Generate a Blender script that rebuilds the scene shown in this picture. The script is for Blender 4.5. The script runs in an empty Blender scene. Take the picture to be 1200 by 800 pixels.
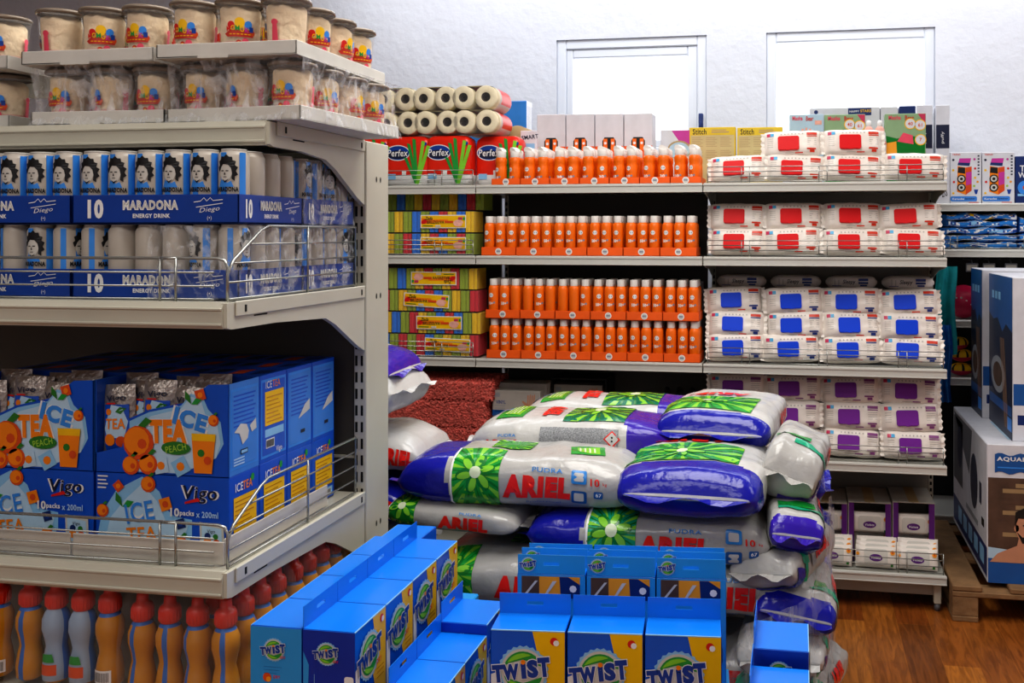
import bpy, math, random
from mathutils import Vector, Matrix, noise, geometry
random.seed(7)
sc = bpy.context.scene
COL = sc.collection
PI = math.pi
# ---------------------------------------------------------------- frame of the place
FPX = 1150.0; PX0 = 729.0; HOR = 273.0; EYE = 1.56; TH = math.atan(208/FPX); CS = math.cos(TH); SN = math.sin(TH)
def X(px, Y):                       # where a sight line meets the plane y = Y
    a = (px-PX0)/FPX; Z = Y/(a*SN+CS); return (a*CS-SN)*Z
def ZH(py, x, y):                   # height of a point of that plane
    return EYE + (HOR-py)*(-x*SN+y*CS)/FPX
# ---------------------------------------------------------------- materials
def lin(h):
    h = h.lstrip('#'); r = []
    for i in (0, 2, 4):
        c = int(h[i:i+2], 16)/255.0
        r.append(c/12.92 if c <= .04045 else ((c+.055)/1.055)**2.4)
    return (r[0], r[1], r[2], 1)
MATS = {}
def mat(name, hexc, rough=.5, var=.06, scale=14, bump=0, bscale=40, alpha=1, metal=0, coat=0, spec=.5, trans=0):
    if name in MATS: return MATS[name]
    m = bpy.data.materials.new(name); m.use_nodes = True; nt = m.node_tree; b = nt.nodes['Principled BSDF']
    tc = nt.nodes.new('ShaderNodeTexCoord'); n = nt.nodes.new('ShaderNodeTexNoise'); n.inputs['Scale'].default_value = scale
    n.inputs['Detail'].default_value = 3
    nt.links.new(tc.outputs['Object'], n.inputs['Vector'])
    c = lin(hexc); r = nt.nodes.new('ShaderNodeValToRGB')
    r.color_ramp.elements[0].position = .3; r.color_ramp.elements[1].position = .7
    r.color_ramp.elements[0].color = tuple(max(0, v*(1-var)) for v in c[:3])+(1,)
    r.color_ramp.elements[1].color = tuple(min(1, v*(1+var)) for v in c[:3])+(1,)
    nt.links.new(n.outputs['Fac'], r.inputs['Fac']); nt.links.new(r.outputs['Color'], b.inputs['Base Color'])
    b.inputs['Roughness'].default_value = rough; b.inputs['Metallic'].default_value = metal
    b.inputs['Specular IOR Level'].default_value = spec
    if coat: b.inputs['Coat Weight'].default_value = coat; b.inputs['Coat Roughness'].default_value = .08
    if alpha < 1: b.inputs['Alpha'].default_value = alpha
    if trans: b.inputs['Transmission Weight'].default_value = trans
    if bump:
        n2 = nt.nodes.new('ShaderNodeTexNoise'); n2.inputs['Scale'].default_value = bscale; n2.inputs['Detail'].default_value = 4
        nt.links.new(tc.outputs['Object'], n2.inputs['Vector'])
        bp = nt.nodes.new('ShaderNodeBump'); bp.inputs['Strength'].default_value = bump; bp.inputs['Distance'].default_value = .01
        nt.links.new(n2.outputs['Fac'], bp.inputs['Height']); nt.links.new(bp.outputs['Normal'], b.inputs['Normal'])
    MATS[name] = m; return m
def film_mat(name, lo, hi, scale=(8, 8, 2), col='#f2f4f8', rough=.12):
    m = bpy.data.materials.new(name); m.use_nodes = True; nt = m.node_tree; b = nt.nodes['Principled BSDF']
    tc = nt.nodes.new('ShaderNodeTexCoord'); mp = nt.nodes.new('ShaderNodeMapping'); mp.inputs['Scale'].default_value = scale
    mp.inputs['Rotation'].default_value = (.5, .3, .2)
    n = nt.nodes.new('ShaderNodeTexNoise'); n.inputs['Scale'].default_value = 4; n.inputs['Detail'].default_value = 5; n.inputs['Distortion'].default_value = 1.2
    r = nt.nodes.new('ShaderNodeMapRange'); r.inputs['From Min'].default_value = .45; r.inputs['From Max'].default_value = .72
    r.inputs['To Min'].default_value = lo; r.inputs['To Max'].default_value = hi
    nt.links.new(tc.outputs['Object'], mp.inputs['Vector']); nt.links.new(mp.outputs['Vector'], n.inputs['Vector'])
    nt.links.new(n.outputs['Fac'], r.inputs['Value']); nt.links.new(r.outputs['Result'], b.inputs['Alpha'])
    b.inputs['Base Color'].default_value = lin(col); b.inputs['Roughness'].default_value = rough
    bp = nt.nodes.new('ShaderNodeBump'); bp.inputs['Strength'].default_value = .8; bp.inputs['Distance'].default_value = .01
    nt.links.new(n.outputs['Fac'], bp.inputs['Height']); nt.links.new(bp.outputs['Normal'], b.inputs['Normal'])
    MATS[name] = m; return m
M = MATS
# ---------------------------------------------------------------- text outlines
_tc = {}
def text2d(s, bold=0.0, shear=0.0):
    k = (s, bold, shear)
    if k in _tc: return _tc[k]
    cu = bpy.data.curves.new('t', 'FONT'); cu.body = s; cu.resolution_u = 3 if len(s) <= 5 else 2; cu.offset = bold*.38; cu.space_character = 1.04+bold*.6; cu.shear = shear
    o = bpy.data.objects.new('t', cu); COL.objects.link(o)
    bpy.context.view_layer.update()
    me = o.to_mesh(); me.calc_loop_triangles()
    vs = [(v.co.x, v.co.y) for v in me.vertices]; ts = [tuple(t.vertices) for t in me.loop_triangles]
    o.to_mesh_clear(); bpy.data.objects.remove(o); bpy.data.curves.remove(cu)
    if not vs: vs = [(0, 0), (1, 0), (0, 1)]; ts = []
    x0 = min(v[0] for v in vs); x1 = max(v[0] for v in vs); y0 = min(v[1] for v in vs); y1 = max(v[1] for v in vs)
    w = x1-x0; h = y1-y0
    vs = [((v[0]-(x0+x1)/2)/h, (v[1]-(y0+y1)/2)/h) for v in vs]
    _tc[k] = (vs, ts, w/h); return _tc[k]
def split(vs, ts, L):
    vs = list(vs); out = []; mid = {}
    st = list(ts)
    while st:
        a, b, c = st.pop()
        best = None; bl = L
        for i, j, k in ((a, b, c), (b, c, a), (c, a, b)):
            d = math.hypot(vs[i][0]-vs[j][0], vs[i][1]-vs[j][1])
            if d > bl: bl = d; best = (i, j, k)
        if best is None: out.append((a, b, c)); continue
        i, j, k = best; key = (min(i, j), max(i, j))
        if key not in mid:
            mid[key] = len(vs); vs.append(((vs[i][0]+vs[j][0])/2, (vs[i][1]+vs[j][1])/2))
        m = mid[key]; st.append((i, m, k)); st.append((m, j, k))
    return vs, out
def plane(o, ux, uy):
    o = Vector(o); ux = Vector(ux).normalized(); uy = Vector(uy).normalized(); n = ux.cross(uy)
    return lambda a, b, l: o+ux*a+uy*b+n*l
def FR(y): return plane((0, y, 0), (1, 0, 0), (0, 0, 1))             # faces -Y, a = x, b = z
def RT(x): return plane((x, 0, 0), (0, 1, 0), (0, 0, 1))             # faces +X, a = y
def LF(x): return plane((x, 0, 0), (0, -1, 0), (0, 0, 1))            # faces -X, a = -y
def BK(y): return plane((0, y, 0), (-1, 0, 0), (0, 0, 1))            # faces +Y
def TP(z): return plane((0, 0, z), (1, 0, 0), (0, 1, 0))             # faces up
def CYL(r, z0=0): return lambda a, b, l: Vector(((r+l)*math.sin(a/r), -(r+l)*math.cos(a/r), z0+b))
# ---------------------------------------------------------------- mesh builder
class MB:
    def __init__(s): s.v = []; s.f = []; s.mi = []; s.sm = []; s.slots = []; s.T = None
    def slot(s, m):
        if isinstance(m, str): m = M[m]
        if m not in s.slots: s.slots.append(m)
        return s.slots.index(m)
    def add(s, vs, fs, m, smooth=False, mats=None):
        o = len(s.v)
        s.v += [tuple((s.T @ Vector(p)) if s.T else p) for p in vs]
        for i, f in enumerate(fs):
            s.f.append(tuple(k+o for k in f)); s.mi.append(s.slot(mats[i] if mats else m)); s.sm.append(smooth)
        return s
    def box(s, x0, x1, y0, y1, z0, z1, m, r=0):
        if r <= 0:
            vs = [(x, y, z) for x in (x0, x1) for y in (y0, y1) for z in (z0, z1)]
            return s.add(vs, [(0, 1, 3, 2), (4, 6, 7, 5), (0, 4, 5, 1), (2, 3, 7, 6), (0, 2, 6, 4), (1, 5, 7, 3)], m)
        r = min(r, (x1-x0)/2.01, (y1-y0)/2.01, (z1-z0)/2.01)
        vs = []; idx = {}
        for i, x in enumerate((x0, x1)):
            for j, y in enumerate((y0, y1)):
                for k, z in enumerate((z0, z1)):
                    sx, sy, sz = (1-2*i)*r, (1-2*j)*r, (1-2*k)*r
                    for ax, p in enumerate(((x, y+sy, z+sz), (x+sx, y, z+sz), (x+sx, y+sy, z))):
                        idx[(i, j, k, ax)] = len(vs); vs.append(p)
        g = lambda *a: idx[a]; fs = []
        for i in (0, 1):
            q = [g(i, 0, 0, 0), g(i, 1, 0, 0), g(i, 1, 1, 0), g(i, 0, 1, 0)]; fs.append(q if i else q[::-1])
            q = [g(0, i, 0, 1), g(1, i, 0, 1), g(1, i, 1, 1), g(0, i, 1, 1)]; fs.append(q[::-1] if i else q)
            q = [g(0, 0, i, 2), g(1, 0, i, 2), g(1, 1, i, 2), g(0, 1, i, 2)]; fs.append(q if i else q[::-1])
        for j in (0, 1):
            for k in (0, 1):
                q = [g(0, j, k, 1), g(0, j, k, 2), g(1, j, k, 2), g(1, j, k, 1)]; fs.append(q if j != k else q[::-1])
                q = [g(j, 0, k, 0), g(j, 0, k, 2), g(j, 1, k, 2), g(j, 1, k, 0)]; fs.append(q if j == k else q[::-1])
                q = [g(j, k, 0, 0), g(j, k, 0, 1), g(j, k, 1, 1), g(j, k, 1, 0)]; fs.append(q if j != k else q[::-1])
        for i in (0, 1):
            for j in (0, 1):
                for k in (0, 1):
                    q = [g(i, j, k, 0), g(i, j, k, 1), g(i, j, k, 2)]; fs.append(q if (i+j+k) % 2 == 0 else q[::-1])
        return s.add(vs, fs, m)
    def grid(s, fn, nu, nv, m, closed_v=False, closed_u=False, mf=None, smooth=True):
        vs = [fn(i/nu, j/nv) for i in range(nu+(0 if closed_u else 1)) for j in range(nv+(0 if closed_v else 1))]
        cv = nv if closed_v else nv+1; cu = nu if closed_u else nu+1; fs = []; ms = []
        for i in range(nu):
            for j in range(nv):
                a = i*cv+j; b = i*cv+(j+1) % cv; c = ((i+1) % cu)*cv+(j+1) % cv; d = ((i+1) % cu)*cv+j
                fs.append((a, b, c, d)); ms.append(mf((i+.5)/nu, (j+.5)/nv) if mf else m)
        return s.add(vs, fs, m, smooth, ms)
    def lathe(s, prof, m, n=16, c=(0, 0), mf=None, cap=True, smooth=True):
        # prof: list of (r, z)
        vs = []; fs = []; ms = []
        for r, z in prof:
            for k in range(n):
                a = 2*PI*k/n; vs.append((c[0]+r*math.sin(a), c[1]-r*math.cos(a), z))
        for i in range(len(prof)-1):
            for k in range(n):
                fs.append((i*n+k, i*n+(k+1) % n, (i+1)*n+(k+1) % n, (i+1)*n+k)); ms.append(mf(i, (k+.5)/n) if mf else m)
        s.add(vs, fs, m, smooth, ms)
        if cap:
            k0 = len(s.v)-len(vs)
            s.f.append(tuple(k0+k for k in range(n))[::-1]); s.mi.append(s.slot(ms[0])); s.sm.append(False)
            s.f.append(tuple(k0+(len(prof)-1)*n+k for k in range(n))); s.mi.append(s.slot(ms[-1])); s.sm.append(False)
        return s
    def tube(s, pts, r, m, n=6):
        pts = [Vector(p) for p in pts]; vs = []; fs = []
        for i, p in enumerate(pts):
            d = (pts[min(i+1, len(pts)-1)]-pts[max(i-1, 0)]).normalized()
            u = d.orthogonal().normalized() if i == 0 else (u-d*u.dot(d)).normalized()
            w = d.cross(u)
            for k in range(n):
                a = 2*PI*k/n; vs.append(p+(u*math.cos(a)+w*math.sin(a))*r)
        for i in range(len(pts)-1):
            for k in range(n): fs.append((i*n+k, i*n+(k+1) % n, (i+1)*n+(k+1) % n, (i+1)*n+k))
        fs.append(tuple(range(n))[::-1]); fs.append(tuple((len(pts)-1)*n+k for k in range(n)))
        return s.add(vs, fs, m, True)
    def prism(s, pts, x0, x1, m, axis='x'):     # polygon extruded along an axis; pts in the other two
        f = (lambda p, t: (t, p[0], p[1])) if axis == 'x' else (lambda p, t: (p[0], t, p[1])) if axis == 'y' else (lambda p, t: (p[0], p[1], t))
        n = len(pts); vs = [f(p, x0) for p in pts]+[f(p, x1) for p in pts]
        fs = [(i, (i+1) % n, n+(i+1) % n, n+i) for i in range(n)]+[tuple(range(n))[::-1], tuple(range(n, 2*n))]
        return s.add(vs, fs, m)
    # decals: flat shapes in (a, b), carried onto a surface by fn(a, b, lift)
    def dec(s, vs, ts, fn, m, l=1, fine=0):
        if fine:
            if any(len(t) > 3 for t in ts):
                t2 = []
                for t in ts:
                    for tri in geometry.tessellate_polygon([[Vector((vs[i][0], vs[i][1], 0)) for i in t]]):
                        a, b_, c = (vs[t[i]] for i in tri); k = (t[tri[0]], t[tri[1]], t[tri[2]])
                        if (b_[0]-a[0])*(c[1]-a[1])-(b_[1]-a[1])*(c[0]-a[0]) < 0: k = k[::-1]
                        t2.append(k)
                ts = t2
            vs, ts = split(vs, ts, fine)
        return s.add([fn(a, b, .0005*l) for a, b in vs], ts, m, bool(fine))
    def dpoly(s, pts, fn, m, l=1, fine=0):
        return s.dec(pts, [tuple(range(len(pts)))], fn, m, l, fine)
    def drect(s, x0, x1, y0, y1, fn, m, l=1, fine=0):
        return s.dpoly([(x0, y0), (x1, y0), (x1, y1), (x0, y1)], fn, m, l, fine)
    def ddisc(s, cx, cy, r, fn, m, l=1, n=16, ry=None, fine=0):
        ry = ry or r
        return s.dpoly([(cx+r*math.cos(2*PI*k/n), cy+ry*math.sin(2*PI*k/n)) for k in range(n)], fn, m, l, fine)
    def drr(s, x0, x1, y0, y1, r, fn, m, l=1, fine=0):
        p = []
        for cx, cy, a0 in ((x1-r, y0+r, -PI/2), (x1-r, y1-r, 0), (x0+r, y1-r, PI/2), (x0+r, y0+r, PI)):
            for k in range(5): p.append((cx+r*math.cos(a0+k*PI/8), cy+r*math.sin(a0+k*PI/8)))
        return s.dpoly(p, fn, m, l, fine)
    def dtext(s, t, cx, cy, h, fn, m, l=2, w=None, rot=0, bold=0, shear=0, fine=0):
        vs, ts, asp = text2d(t, bold, shear); sx = (w/asp) if w else h
        c, q = math.cos(rot), math.sin(rot)
        vv = [(cx+(x*sx)*c-(y*h)*q, cy+(x*sx)*q+(y*h)*c) for x, y in vs]
        return s.dec(vv, ts, fn, m, l, fine)
    def build(s, name, parent=None, loc=(0, 0, 0), rz=0, rot=None):
        me = bpy.data.meshes.new(name); me.from_pydata([tuple(p) for p in s.v], [], s.f)
        for m in s.slots: me.materials.append(m)
        me.polygons.foreach_set('material_index', s.mi); me.polygons.foreach_set('use_smooth', s.sm); me.update()
        o = bpy.data.objects.new(name, me); COL.objects.link(o); o.location = loc
        o.rotation_euler = rot if rot else (0, 0, rz)
        if parent: o.parent = parent
        return o
# ---------------------------------------------------------------- things
USED = set()
def tag(o, label=None, cat=None, group=None, kind=None):
    if label:
        w = label.split()
        if len(w) > 16: print('LONG LABEL', label)
        if label in USED and not group: print('DUP LABEL', label)
        USED.add(label); o['label'] = label
    if cat: o['category'] = cat
    if group: o['group'] = group
    if kind: o['kind'] = kind
    return o
def thing(name, label, cat, loc=(0, 0, 0), rz=0, group=None):
    o = bpy.data.objects.new(name, None); COL.objects.link(o); o.empty_display_size = .05
    o.location = loc; o.rotation_euler = (0, 0, rz); return tag(o, label, cat, group)
KIDS = {}
def kids(o):
    return [c for c in COL.objects if c.parent == o]
def copy_tree(o, parent=None, _k=None):
    c = o.copy(); COL.objects.link(c)
    if parent: c.parent = parent
    for ch in PK(o): copy_tree(ch, c)
    return c
_pk = {}
def PK(o):
    if o.name not in _pk: _pk[o.name] = kids(o)
    return _pk[o.name]
class Proto:
    """first use hands out the original, later uses copy it and its parts"""
    def __init__(s, make): s.make = make; s.o = None
    def put(s, loc, rz=0, label=None, group=None, rot=None, scale=None):
        if s.o is None: s.o = s.make(); PK(s.o); o = s.o
        else: o = copy_tree(s.o)
        o.location = loc; o.rotation_euler = rot if rot else (0, 0, rz)
        if scale: o.scale = scale
        if label: tag(o, label, None, group)
        return o
ORD = ['first', 'second', 'third', 'fourth', 'fifth', 'sixth', 'seventh', 'eighth', 'ninth', 'tenth', 'eleventh', 'twelfth',
       'thirteenth', 'fourteenth', 'fifteenth', 'sixteenth', 'seventeenth', 'eighteenth', 'nineteenth', 'twentieth']
# ---------------------------------------------------------------- palette
for a in [('white_paper', '#e6e3de', .55), ('cream_metal', '#c2bfb0', .38, .04, 5), ('grey_metal', '#a9a99f', .35, .04, 5), ('rail_metal', '#c9c8c2', .22, .03, 5),
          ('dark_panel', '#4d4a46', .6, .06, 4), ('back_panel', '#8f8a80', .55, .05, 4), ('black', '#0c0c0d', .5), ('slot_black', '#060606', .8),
          ('riser_white', '#cfcac0', .6), ('card_white', '#cfcdc6', .6), ('card_brown', '#a08560', .75), ('grey_card', '#b4afa8', .6),
          ('can_silver', '#b9b1a6', .32), ('sky_blue', '#3a8fe8', .35), ('royal', '#0b3f9a', .4), ('navy', '#12306f', .4), ('dark_navy', '#141d3d', .4),
          ('ink', '#0b0b10', .5), ('skin_ink', '#c9c4bc', .5),
          ('vigo_blue', '#0a55c8', .3), ('vigo_side', '#3f86dc', .35), ('ice', '#bcdcf4', .35), ('orange', '#f58a12', .35), ('deep_orange', '#d8521a', .4), ('yellow', '#f5c20c', .4),
          ('green', '#1f9a3c', .4), ('leaf', '#2c7d2a', .4), ('lime', '#a4d24a', .4), ('red', '#d81f1c', .35), ('white', '#eeeeee', .4), ('pale_blue', '#8fc6ee', .4),
          ('spray_orange', '#f8740e', .36), ('tray_orange', '#f36212', .5), ('cap_white', '#e9e4df', .4), ('logo_grey', '#8b8ea0', .4),
          ('wipe_white', '#ece4dc', .38, .04, 10, .25, 25), ('lid_red', '#dc0f18', .5, .03, 5, 0, 40, 1, 0, 0, .25), ('lid_blue', '#0f48dc', .5, .03, 5, 0, 40, 1, 0, 0, .25), ('lid_purple', '#7a2c9a', .5, .03, 5, 0, 40, 1, 0, 0, .25), ('wipe_grey', '#bdb8b2', .4),
          ('mark_red', '#d33a22', .4), ('mark_purple', '#8a4a86', .4), ('mark_blue', '#27408c', .4), ('mark_cyan', '#4aa8d8', .4), ('mark_pink', '#c83a60', .4),
          ('violeta', '#5b1f7a', .4), ('flower', '#f0a020', .5),
          ('bag_grey', '#b4b3b0', .2, .03, 8, .45, 18), ('bag_white', '#c8c8c6', .2, .03, 8, .45, 18), ('bag_blue', '#1a1f9e', .17, .1, 8, .5, 16), ('bag_purple', '#3a22a6', .17, .1, 8, .5, 16),
          ('bag_green', '#1f9d3c', .2, .15, 9, .4, 16), ('bag_teal', '#14a078', .2, .15, 9, .4, 16), ('bag_lime', '#86cf3c', .2), ('bag_leaf', '#0f7a2c', .2), ('bag_red', '#e2231a', .25), ('bag_cyan', '#2a86d2', .25),
          ('bag_info', '#8f9296', .4, .5, 260), ('bag_pale', '#dbe8c8', .25),
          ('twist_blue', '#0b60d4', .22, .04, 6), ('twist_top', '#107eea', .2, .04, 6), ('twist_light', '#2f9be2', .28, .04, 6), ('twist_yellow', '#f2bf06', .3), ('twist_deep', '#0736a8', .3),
          ('cap_red', '#d8301c', .28), ('juice', '#cb8a1e', .12), ('label_blue', '#2a6cc0', .3), ('label_pale', '#9fb6cf', .3),
          ('candy', '#f5dfbd', .95, .1, 30, .5, 60), ('candy_pink', '#eeb4a6', .95, .1, 30, .4, 60), ('lid_clear', '#83776a', .15), ('pink', '#e8506a', .4),
          ('towel_red', '#c83a2c', .3), ('roll_cream', '#eadfc0', .9, .05, 20, .3, 60), ('roll_core', '#5a4f48', .9, .5, 120), ('perfex_red', '#e22a12', .28),
          ('sp_green', '#96a82a', .9, .08, 60, .3, 200), ('sp_red', '#d02234', .9, .08, 60, .3, 200), ('sp_blue', '#2478dc', .9, .08, 60, .3, 200), ('sp_yellow', '#e8be08', .9, .08, 60, .3, 200), ('sp_dark', '#2a4a2a', .95),
          ('mat_red', '#e4766a', .95, .25, 50, .5, 80), ('beige', '#b9a078', .8), ('towel_blue', '#2a7fd0', .9, .2, 20), ('towel_teal', '#1ba0a8', .85, .1, 20, .5, 30),
          ('hot_pink', '#c41a50', .35), ('wood_pallet', '#8a6a48', .8, .25, 9, .5, 30), ('tub_blue', '#1c5aa0', .4), ('brick_brown', '#5a4234', .7, .3, 12), ('skin', '#c79072', .5), ('hair', '#17120f', .6),
          ('grey_carton', '#9da0a6', .5), ('box_pale', '#dadbe2', .5), ('box_sky', '#b4d0e4', .5), ('box_green', '#8fae86', .5), ('magenta', '#c83aa0', .45), ('box_yellow', '#e0c22c', .5), ('box_sand', '#cbbb88', .6),
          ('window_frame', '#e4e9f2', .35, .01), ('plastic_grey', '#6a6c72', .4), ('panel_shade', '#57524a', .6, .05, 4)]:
    mat(*a)
mat('wire', '#a8aaa6', .25, .03, 5, metal=.7)
mat('cup_clear', '#f4f2ee', .06, .02, 5, alpha=.16)
mat('pack_clear', '#ffffff', .05, .02, 5, alpha=.045)
mat('bottle_film', '#ffffff', .06, .02, 5, .5, 30, alpha=.05)
film_mat('stretch', .04, .55, (9, 9, 4))
film_mat('shrink', .05, .55, (9, 9, 6))
film_mat('pile_film', .04, .5, (6, 6, 2))
def silver():
    m = mat('silver_foil', '#a9a09a', .28, .25, 40, .6, 60, metal=.6); return m
silver()
# ---------------------------------------------------------------- setting
def floor_mat():
    m = bpy.data.materials.new('wood_plank_floor'); m.use_nodes = True; nt = m.node_tree; b = nt.nodes['Principled BSDF']; N = nt.nodes.new; L = nt.links.new
    tc = N('ShaderNodeTexCoord'); mp = N('ShaderNodeMapping'); mp.inputs['Rotation'].default_value = (0, 0, PI/2); L(tc.outputs['Object'], mp.inputs['Vector'])
    br = N('ShaderNodeTexBrick'); br.offset = .37; br.inputs['Scale'].default_value = 1; br.inputs['Brick Width'].default_value = .58; br.inputs['Row Height'].default_value = .128
    br.inputs['Mortar Size'].default_value = .0012; br.inputs['Color1'].default_value = (0, 0, 0, 1); br.inputs['Color2'].default_value = (1, 1, 1, 1); br.inputs['Mortar'].default_value = (.3, .3, .3, 1)
    L(mp.outputs['Vector'], br.inputs['Vector'])
    r = N('ShaderNodeValToRGB'); cr = r.color_ramp; cr.elements[0].color = lin('#5a3016'); cr.elements[1].color = lin('#c98a3c')
    for p, h in ((.25, '#a8682c'), (.5, '#bd7c34'), (.75, '#8a4c20')): e = cr.elements.new(p); e.color = lin(h)
    L(br.outputs['Color'], r.inputs['Fac'])
    mp2 = N('ShaderNodeMapping'); mp2.inputs['Scale'].default_value = (14, 1.6, 1); L(tc.outputs['Object'], mp2.inputs['Vector'])
    n = N('ShaderNodeTexNoise'); n.inputs['Scale'].default_value = 3; n.inputs['Detail'].default_value = 7; n.inputs['Distortion'].default_value = 1.6; L(mp2.outputs['Vector'], n.inputs['Vector'])
    r2 = N('ShaderNodeValToRGB'); r2.color_ramp.elements[0].position = .35; r2.color_ramp.elements[0].color = (.62, .56, .5, 1); r2.color_ramp.elements[1].position = .65; r2.color_ramp.elements[1].color = (1.1, 1.05, 1, 1)
    L(n.outputs['Fac'], r2.inputs['Fac'])
    mx = N('ShaderNodeMixRGB'); mx.blend_type = 'MULTIPLY'; mx.inputs['Fac'].default_value = 1; L(r.outputs['Color'], mx.inputs['Color1']); L(r2.outputs['Color'], mx.inputs['Color2'])
    L(mx.outputs['Color'], b.inputs['Base Color']); b.inputs['Roughness'].default_value = .33
    bp = N('ShaderNodeBump'); bp.inputs['Strength'].default_value = .3; bp.inputs['Distance'].default_value = .002; L(br.outputs['Fac'], bp.inputs['Height']); bp.invert = True; L(bp.outputs['Normal'], b.inputs['Normal'])
    return m
mat('wall_plaster', '#dee1e9', .85, .03, 3, .5, 22)
mat('ceiling_paint', '#d8d8d6', .9)
def struct(mb, name, **k): return tag(mb.build(name, **k), kind='structure')
WALL = 5.57
fl = MB(); fl.box(-7, 4, -2, WALL, -.1, 0, floor_mat()); struct(fl, 'floor')
# back wall with two openings
W1 = (X(652, WALL), X(828, WALL)); W2 = (X(898, WALL), X(1096, WALL)); WZ = (2.0, ZH(44, X(740, WALL), WALL))
w = MB()
for x0, x1, z0, z1 in ((-7, 4, 0, WZ[0]), (-7, 4, WZ[1], 3.4), (-7, W1[0], WZ[0], WZ[1]), (W1[1], W2[0], WZ[0], WZ[1]), (W2[1], 4, WZ[0], WZ[1])):
    w.box(x0, x1, WALL, WALL+.25, z0, z1, 'wall_plaster')
struct(w, 'wall_back')
for nm, x0, x1, y0, y1 in (('wall_left', -7.1, -7, -2, WALL), ('wall_right', 4, 4.1, -2, WALL), ('wall_front', -7, 4, -2.1, -2)):
    a = MB(); a.box(x0, x1, y0, y1, 0, 3.4, 'wall_plaster'); struct(a, nm)
a = MB(); a.box(-7, 4, -2, WALL, 3.4, 3.5, 'ceiling_paint'); struct(a, 'ceiling')
mat('window_glass', '#ffffff', .02, 0, alpha=.08)
for i, (x0, x1) in enumerate((W1, W2)):
    f = MB(); z0, z1 = WZ; yy = WALL+.012; t = .055
    for q in ((x0, x0+t, z0, z1), (x1-t, x1, z0, z1), (x0+t, x1-t, z0, z0+t), (x0+t, x1-t, z1-t, z1)):
        f.box(q[0], q[1], yy, yy+.07, q[2], q[3], 'window_frame', .006)
    if i == 0:      # sash inside the frame
        for q in ((x0+t, x0+t+.04, z0+t, z1-t), (x1-t-.055, x1-t, z0+t, z1-t), (x0+t+.041, x1-t-.056, z0+t+.001, z0+t+.04), (x0+t+.041, x1-t-.056, z1-t-.05, z1-t-.001)):
            f.box(q[0], q[1], yy+.01, yy+.06, q[2], q[3], 'window_frame', .005)
    wo = struct(f, 'window_%d' % (i+1))
    g = MB(); g.box(x0+t, x1-t, yy+.03, yy+.036, z0+t, z1-t, 'window_glass'); g.build('pane', wo)
    if i == 0:
        h = MB(); h.box(x1-.045, x1-.02, yy-.02, yy, z0+.12, z0+.24, 'navy', .004); h.box(x1-.04, x1-.025, yy-.05, yy-.02, z0+.16, z0+.19, 'navy', .004); h.build('window_handle', wo)
# camera
cam = bpy.data.cameras.new('camera'); co = bpy.data.objects.new('camera', cam); COL.objects.link(co); sc.camera = co
cam.sensor_width = 36; cam.lens = FPX/1200*36; co.location = (0, 0, EYE); co.rotation_euler = (PI/2, 0, TH); cam.shift_y = -(400-HOR)/1200; cam.shift_x = -(PX0-600)/1200
cam.clip_start = .05
# light
wd = bpy.data.worlds.new('world'); sc.world = wd; wd.use_nodes = True
wd.node_tree.nodes['Background'].inputs['Color'].default_value = (.93, .96, 1, 1); wd.node_tree.nodes['Background'].inputs['Strength'].default_value = 2.2
sc.view_settings.view_transform = 'Standard'; sc.view_settings.look = 'Medium High Contrast'
def area(name, loc, rot, sx, sy, power, col=(1, 1, 1)):
    l = bpy.data.lights.new(name, 'AREA'); l.shape = 'RECTANGLE'; l.size = sx; l.size_y = sy; l.energy = power; l.color = col
    o = bpy.data.objects.new(name, l); COL.objects.link(o); o.location = loc; o.rotation_euler = rot; return o
area('ceiling_lamp', (-.5, 2.3, 3.35), (0, 0, 0), 1.2, 2.4, 66, (1, .97, .92))
area('ceiling_lamp', (-1.4, -.6, 3.35), (0, 0, 0), 2.4, 1.2, 34, (1, .97, .92))
area('ceiling_lamp', (2.2, 2.6, 3.35), (0, 0, 0), 1.2, 2.4, 30, (1, .97, .92))
area('ceiling_lamp', (-.3, 5.0, 3.35), (0, 0, 0), 5, .5, 41, (.95, .97, 1))
# ---------------------------------------------------------------- back shelving: double sided, three bays
YF = 4.184; YB = 4.63; Z1, Z2, Z3, Z4, Z0 = 1.774, 1.46, 1.003, .608, .157
BX = [X(557, YF)-1.01, X(557, YF), X(823.5, YF), X(1110.5, YF)]
def fence(mb, x0, x1, y, z0, h, levels=4, pairs=3, r=.0021):
    for k in range(levels):
        z = z0+.006+(h-.006)*k/(levels-1)
        mb.tube([(x0, y, z), (x1, y, z)], r, 'wire', 5)
    for k in range(pairs):
        x = x0+(x1-x0)*(k+.5)/pairs
        for d in (-.017, .017): mb.tube([(x+d, y-.003, z0), (x+d, y-.003, z0+h)], r, 'wire', 5)
        mb.tube([(x-.017, y-.003, z0+h), (x+.017, y-.003, z0+h)], r, 'wire', 5)
    for x in (x0, x1): mb.tube([(x, y, z0), (x, y, z0+h)], r*1.2, 'wire', 5)
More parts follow.
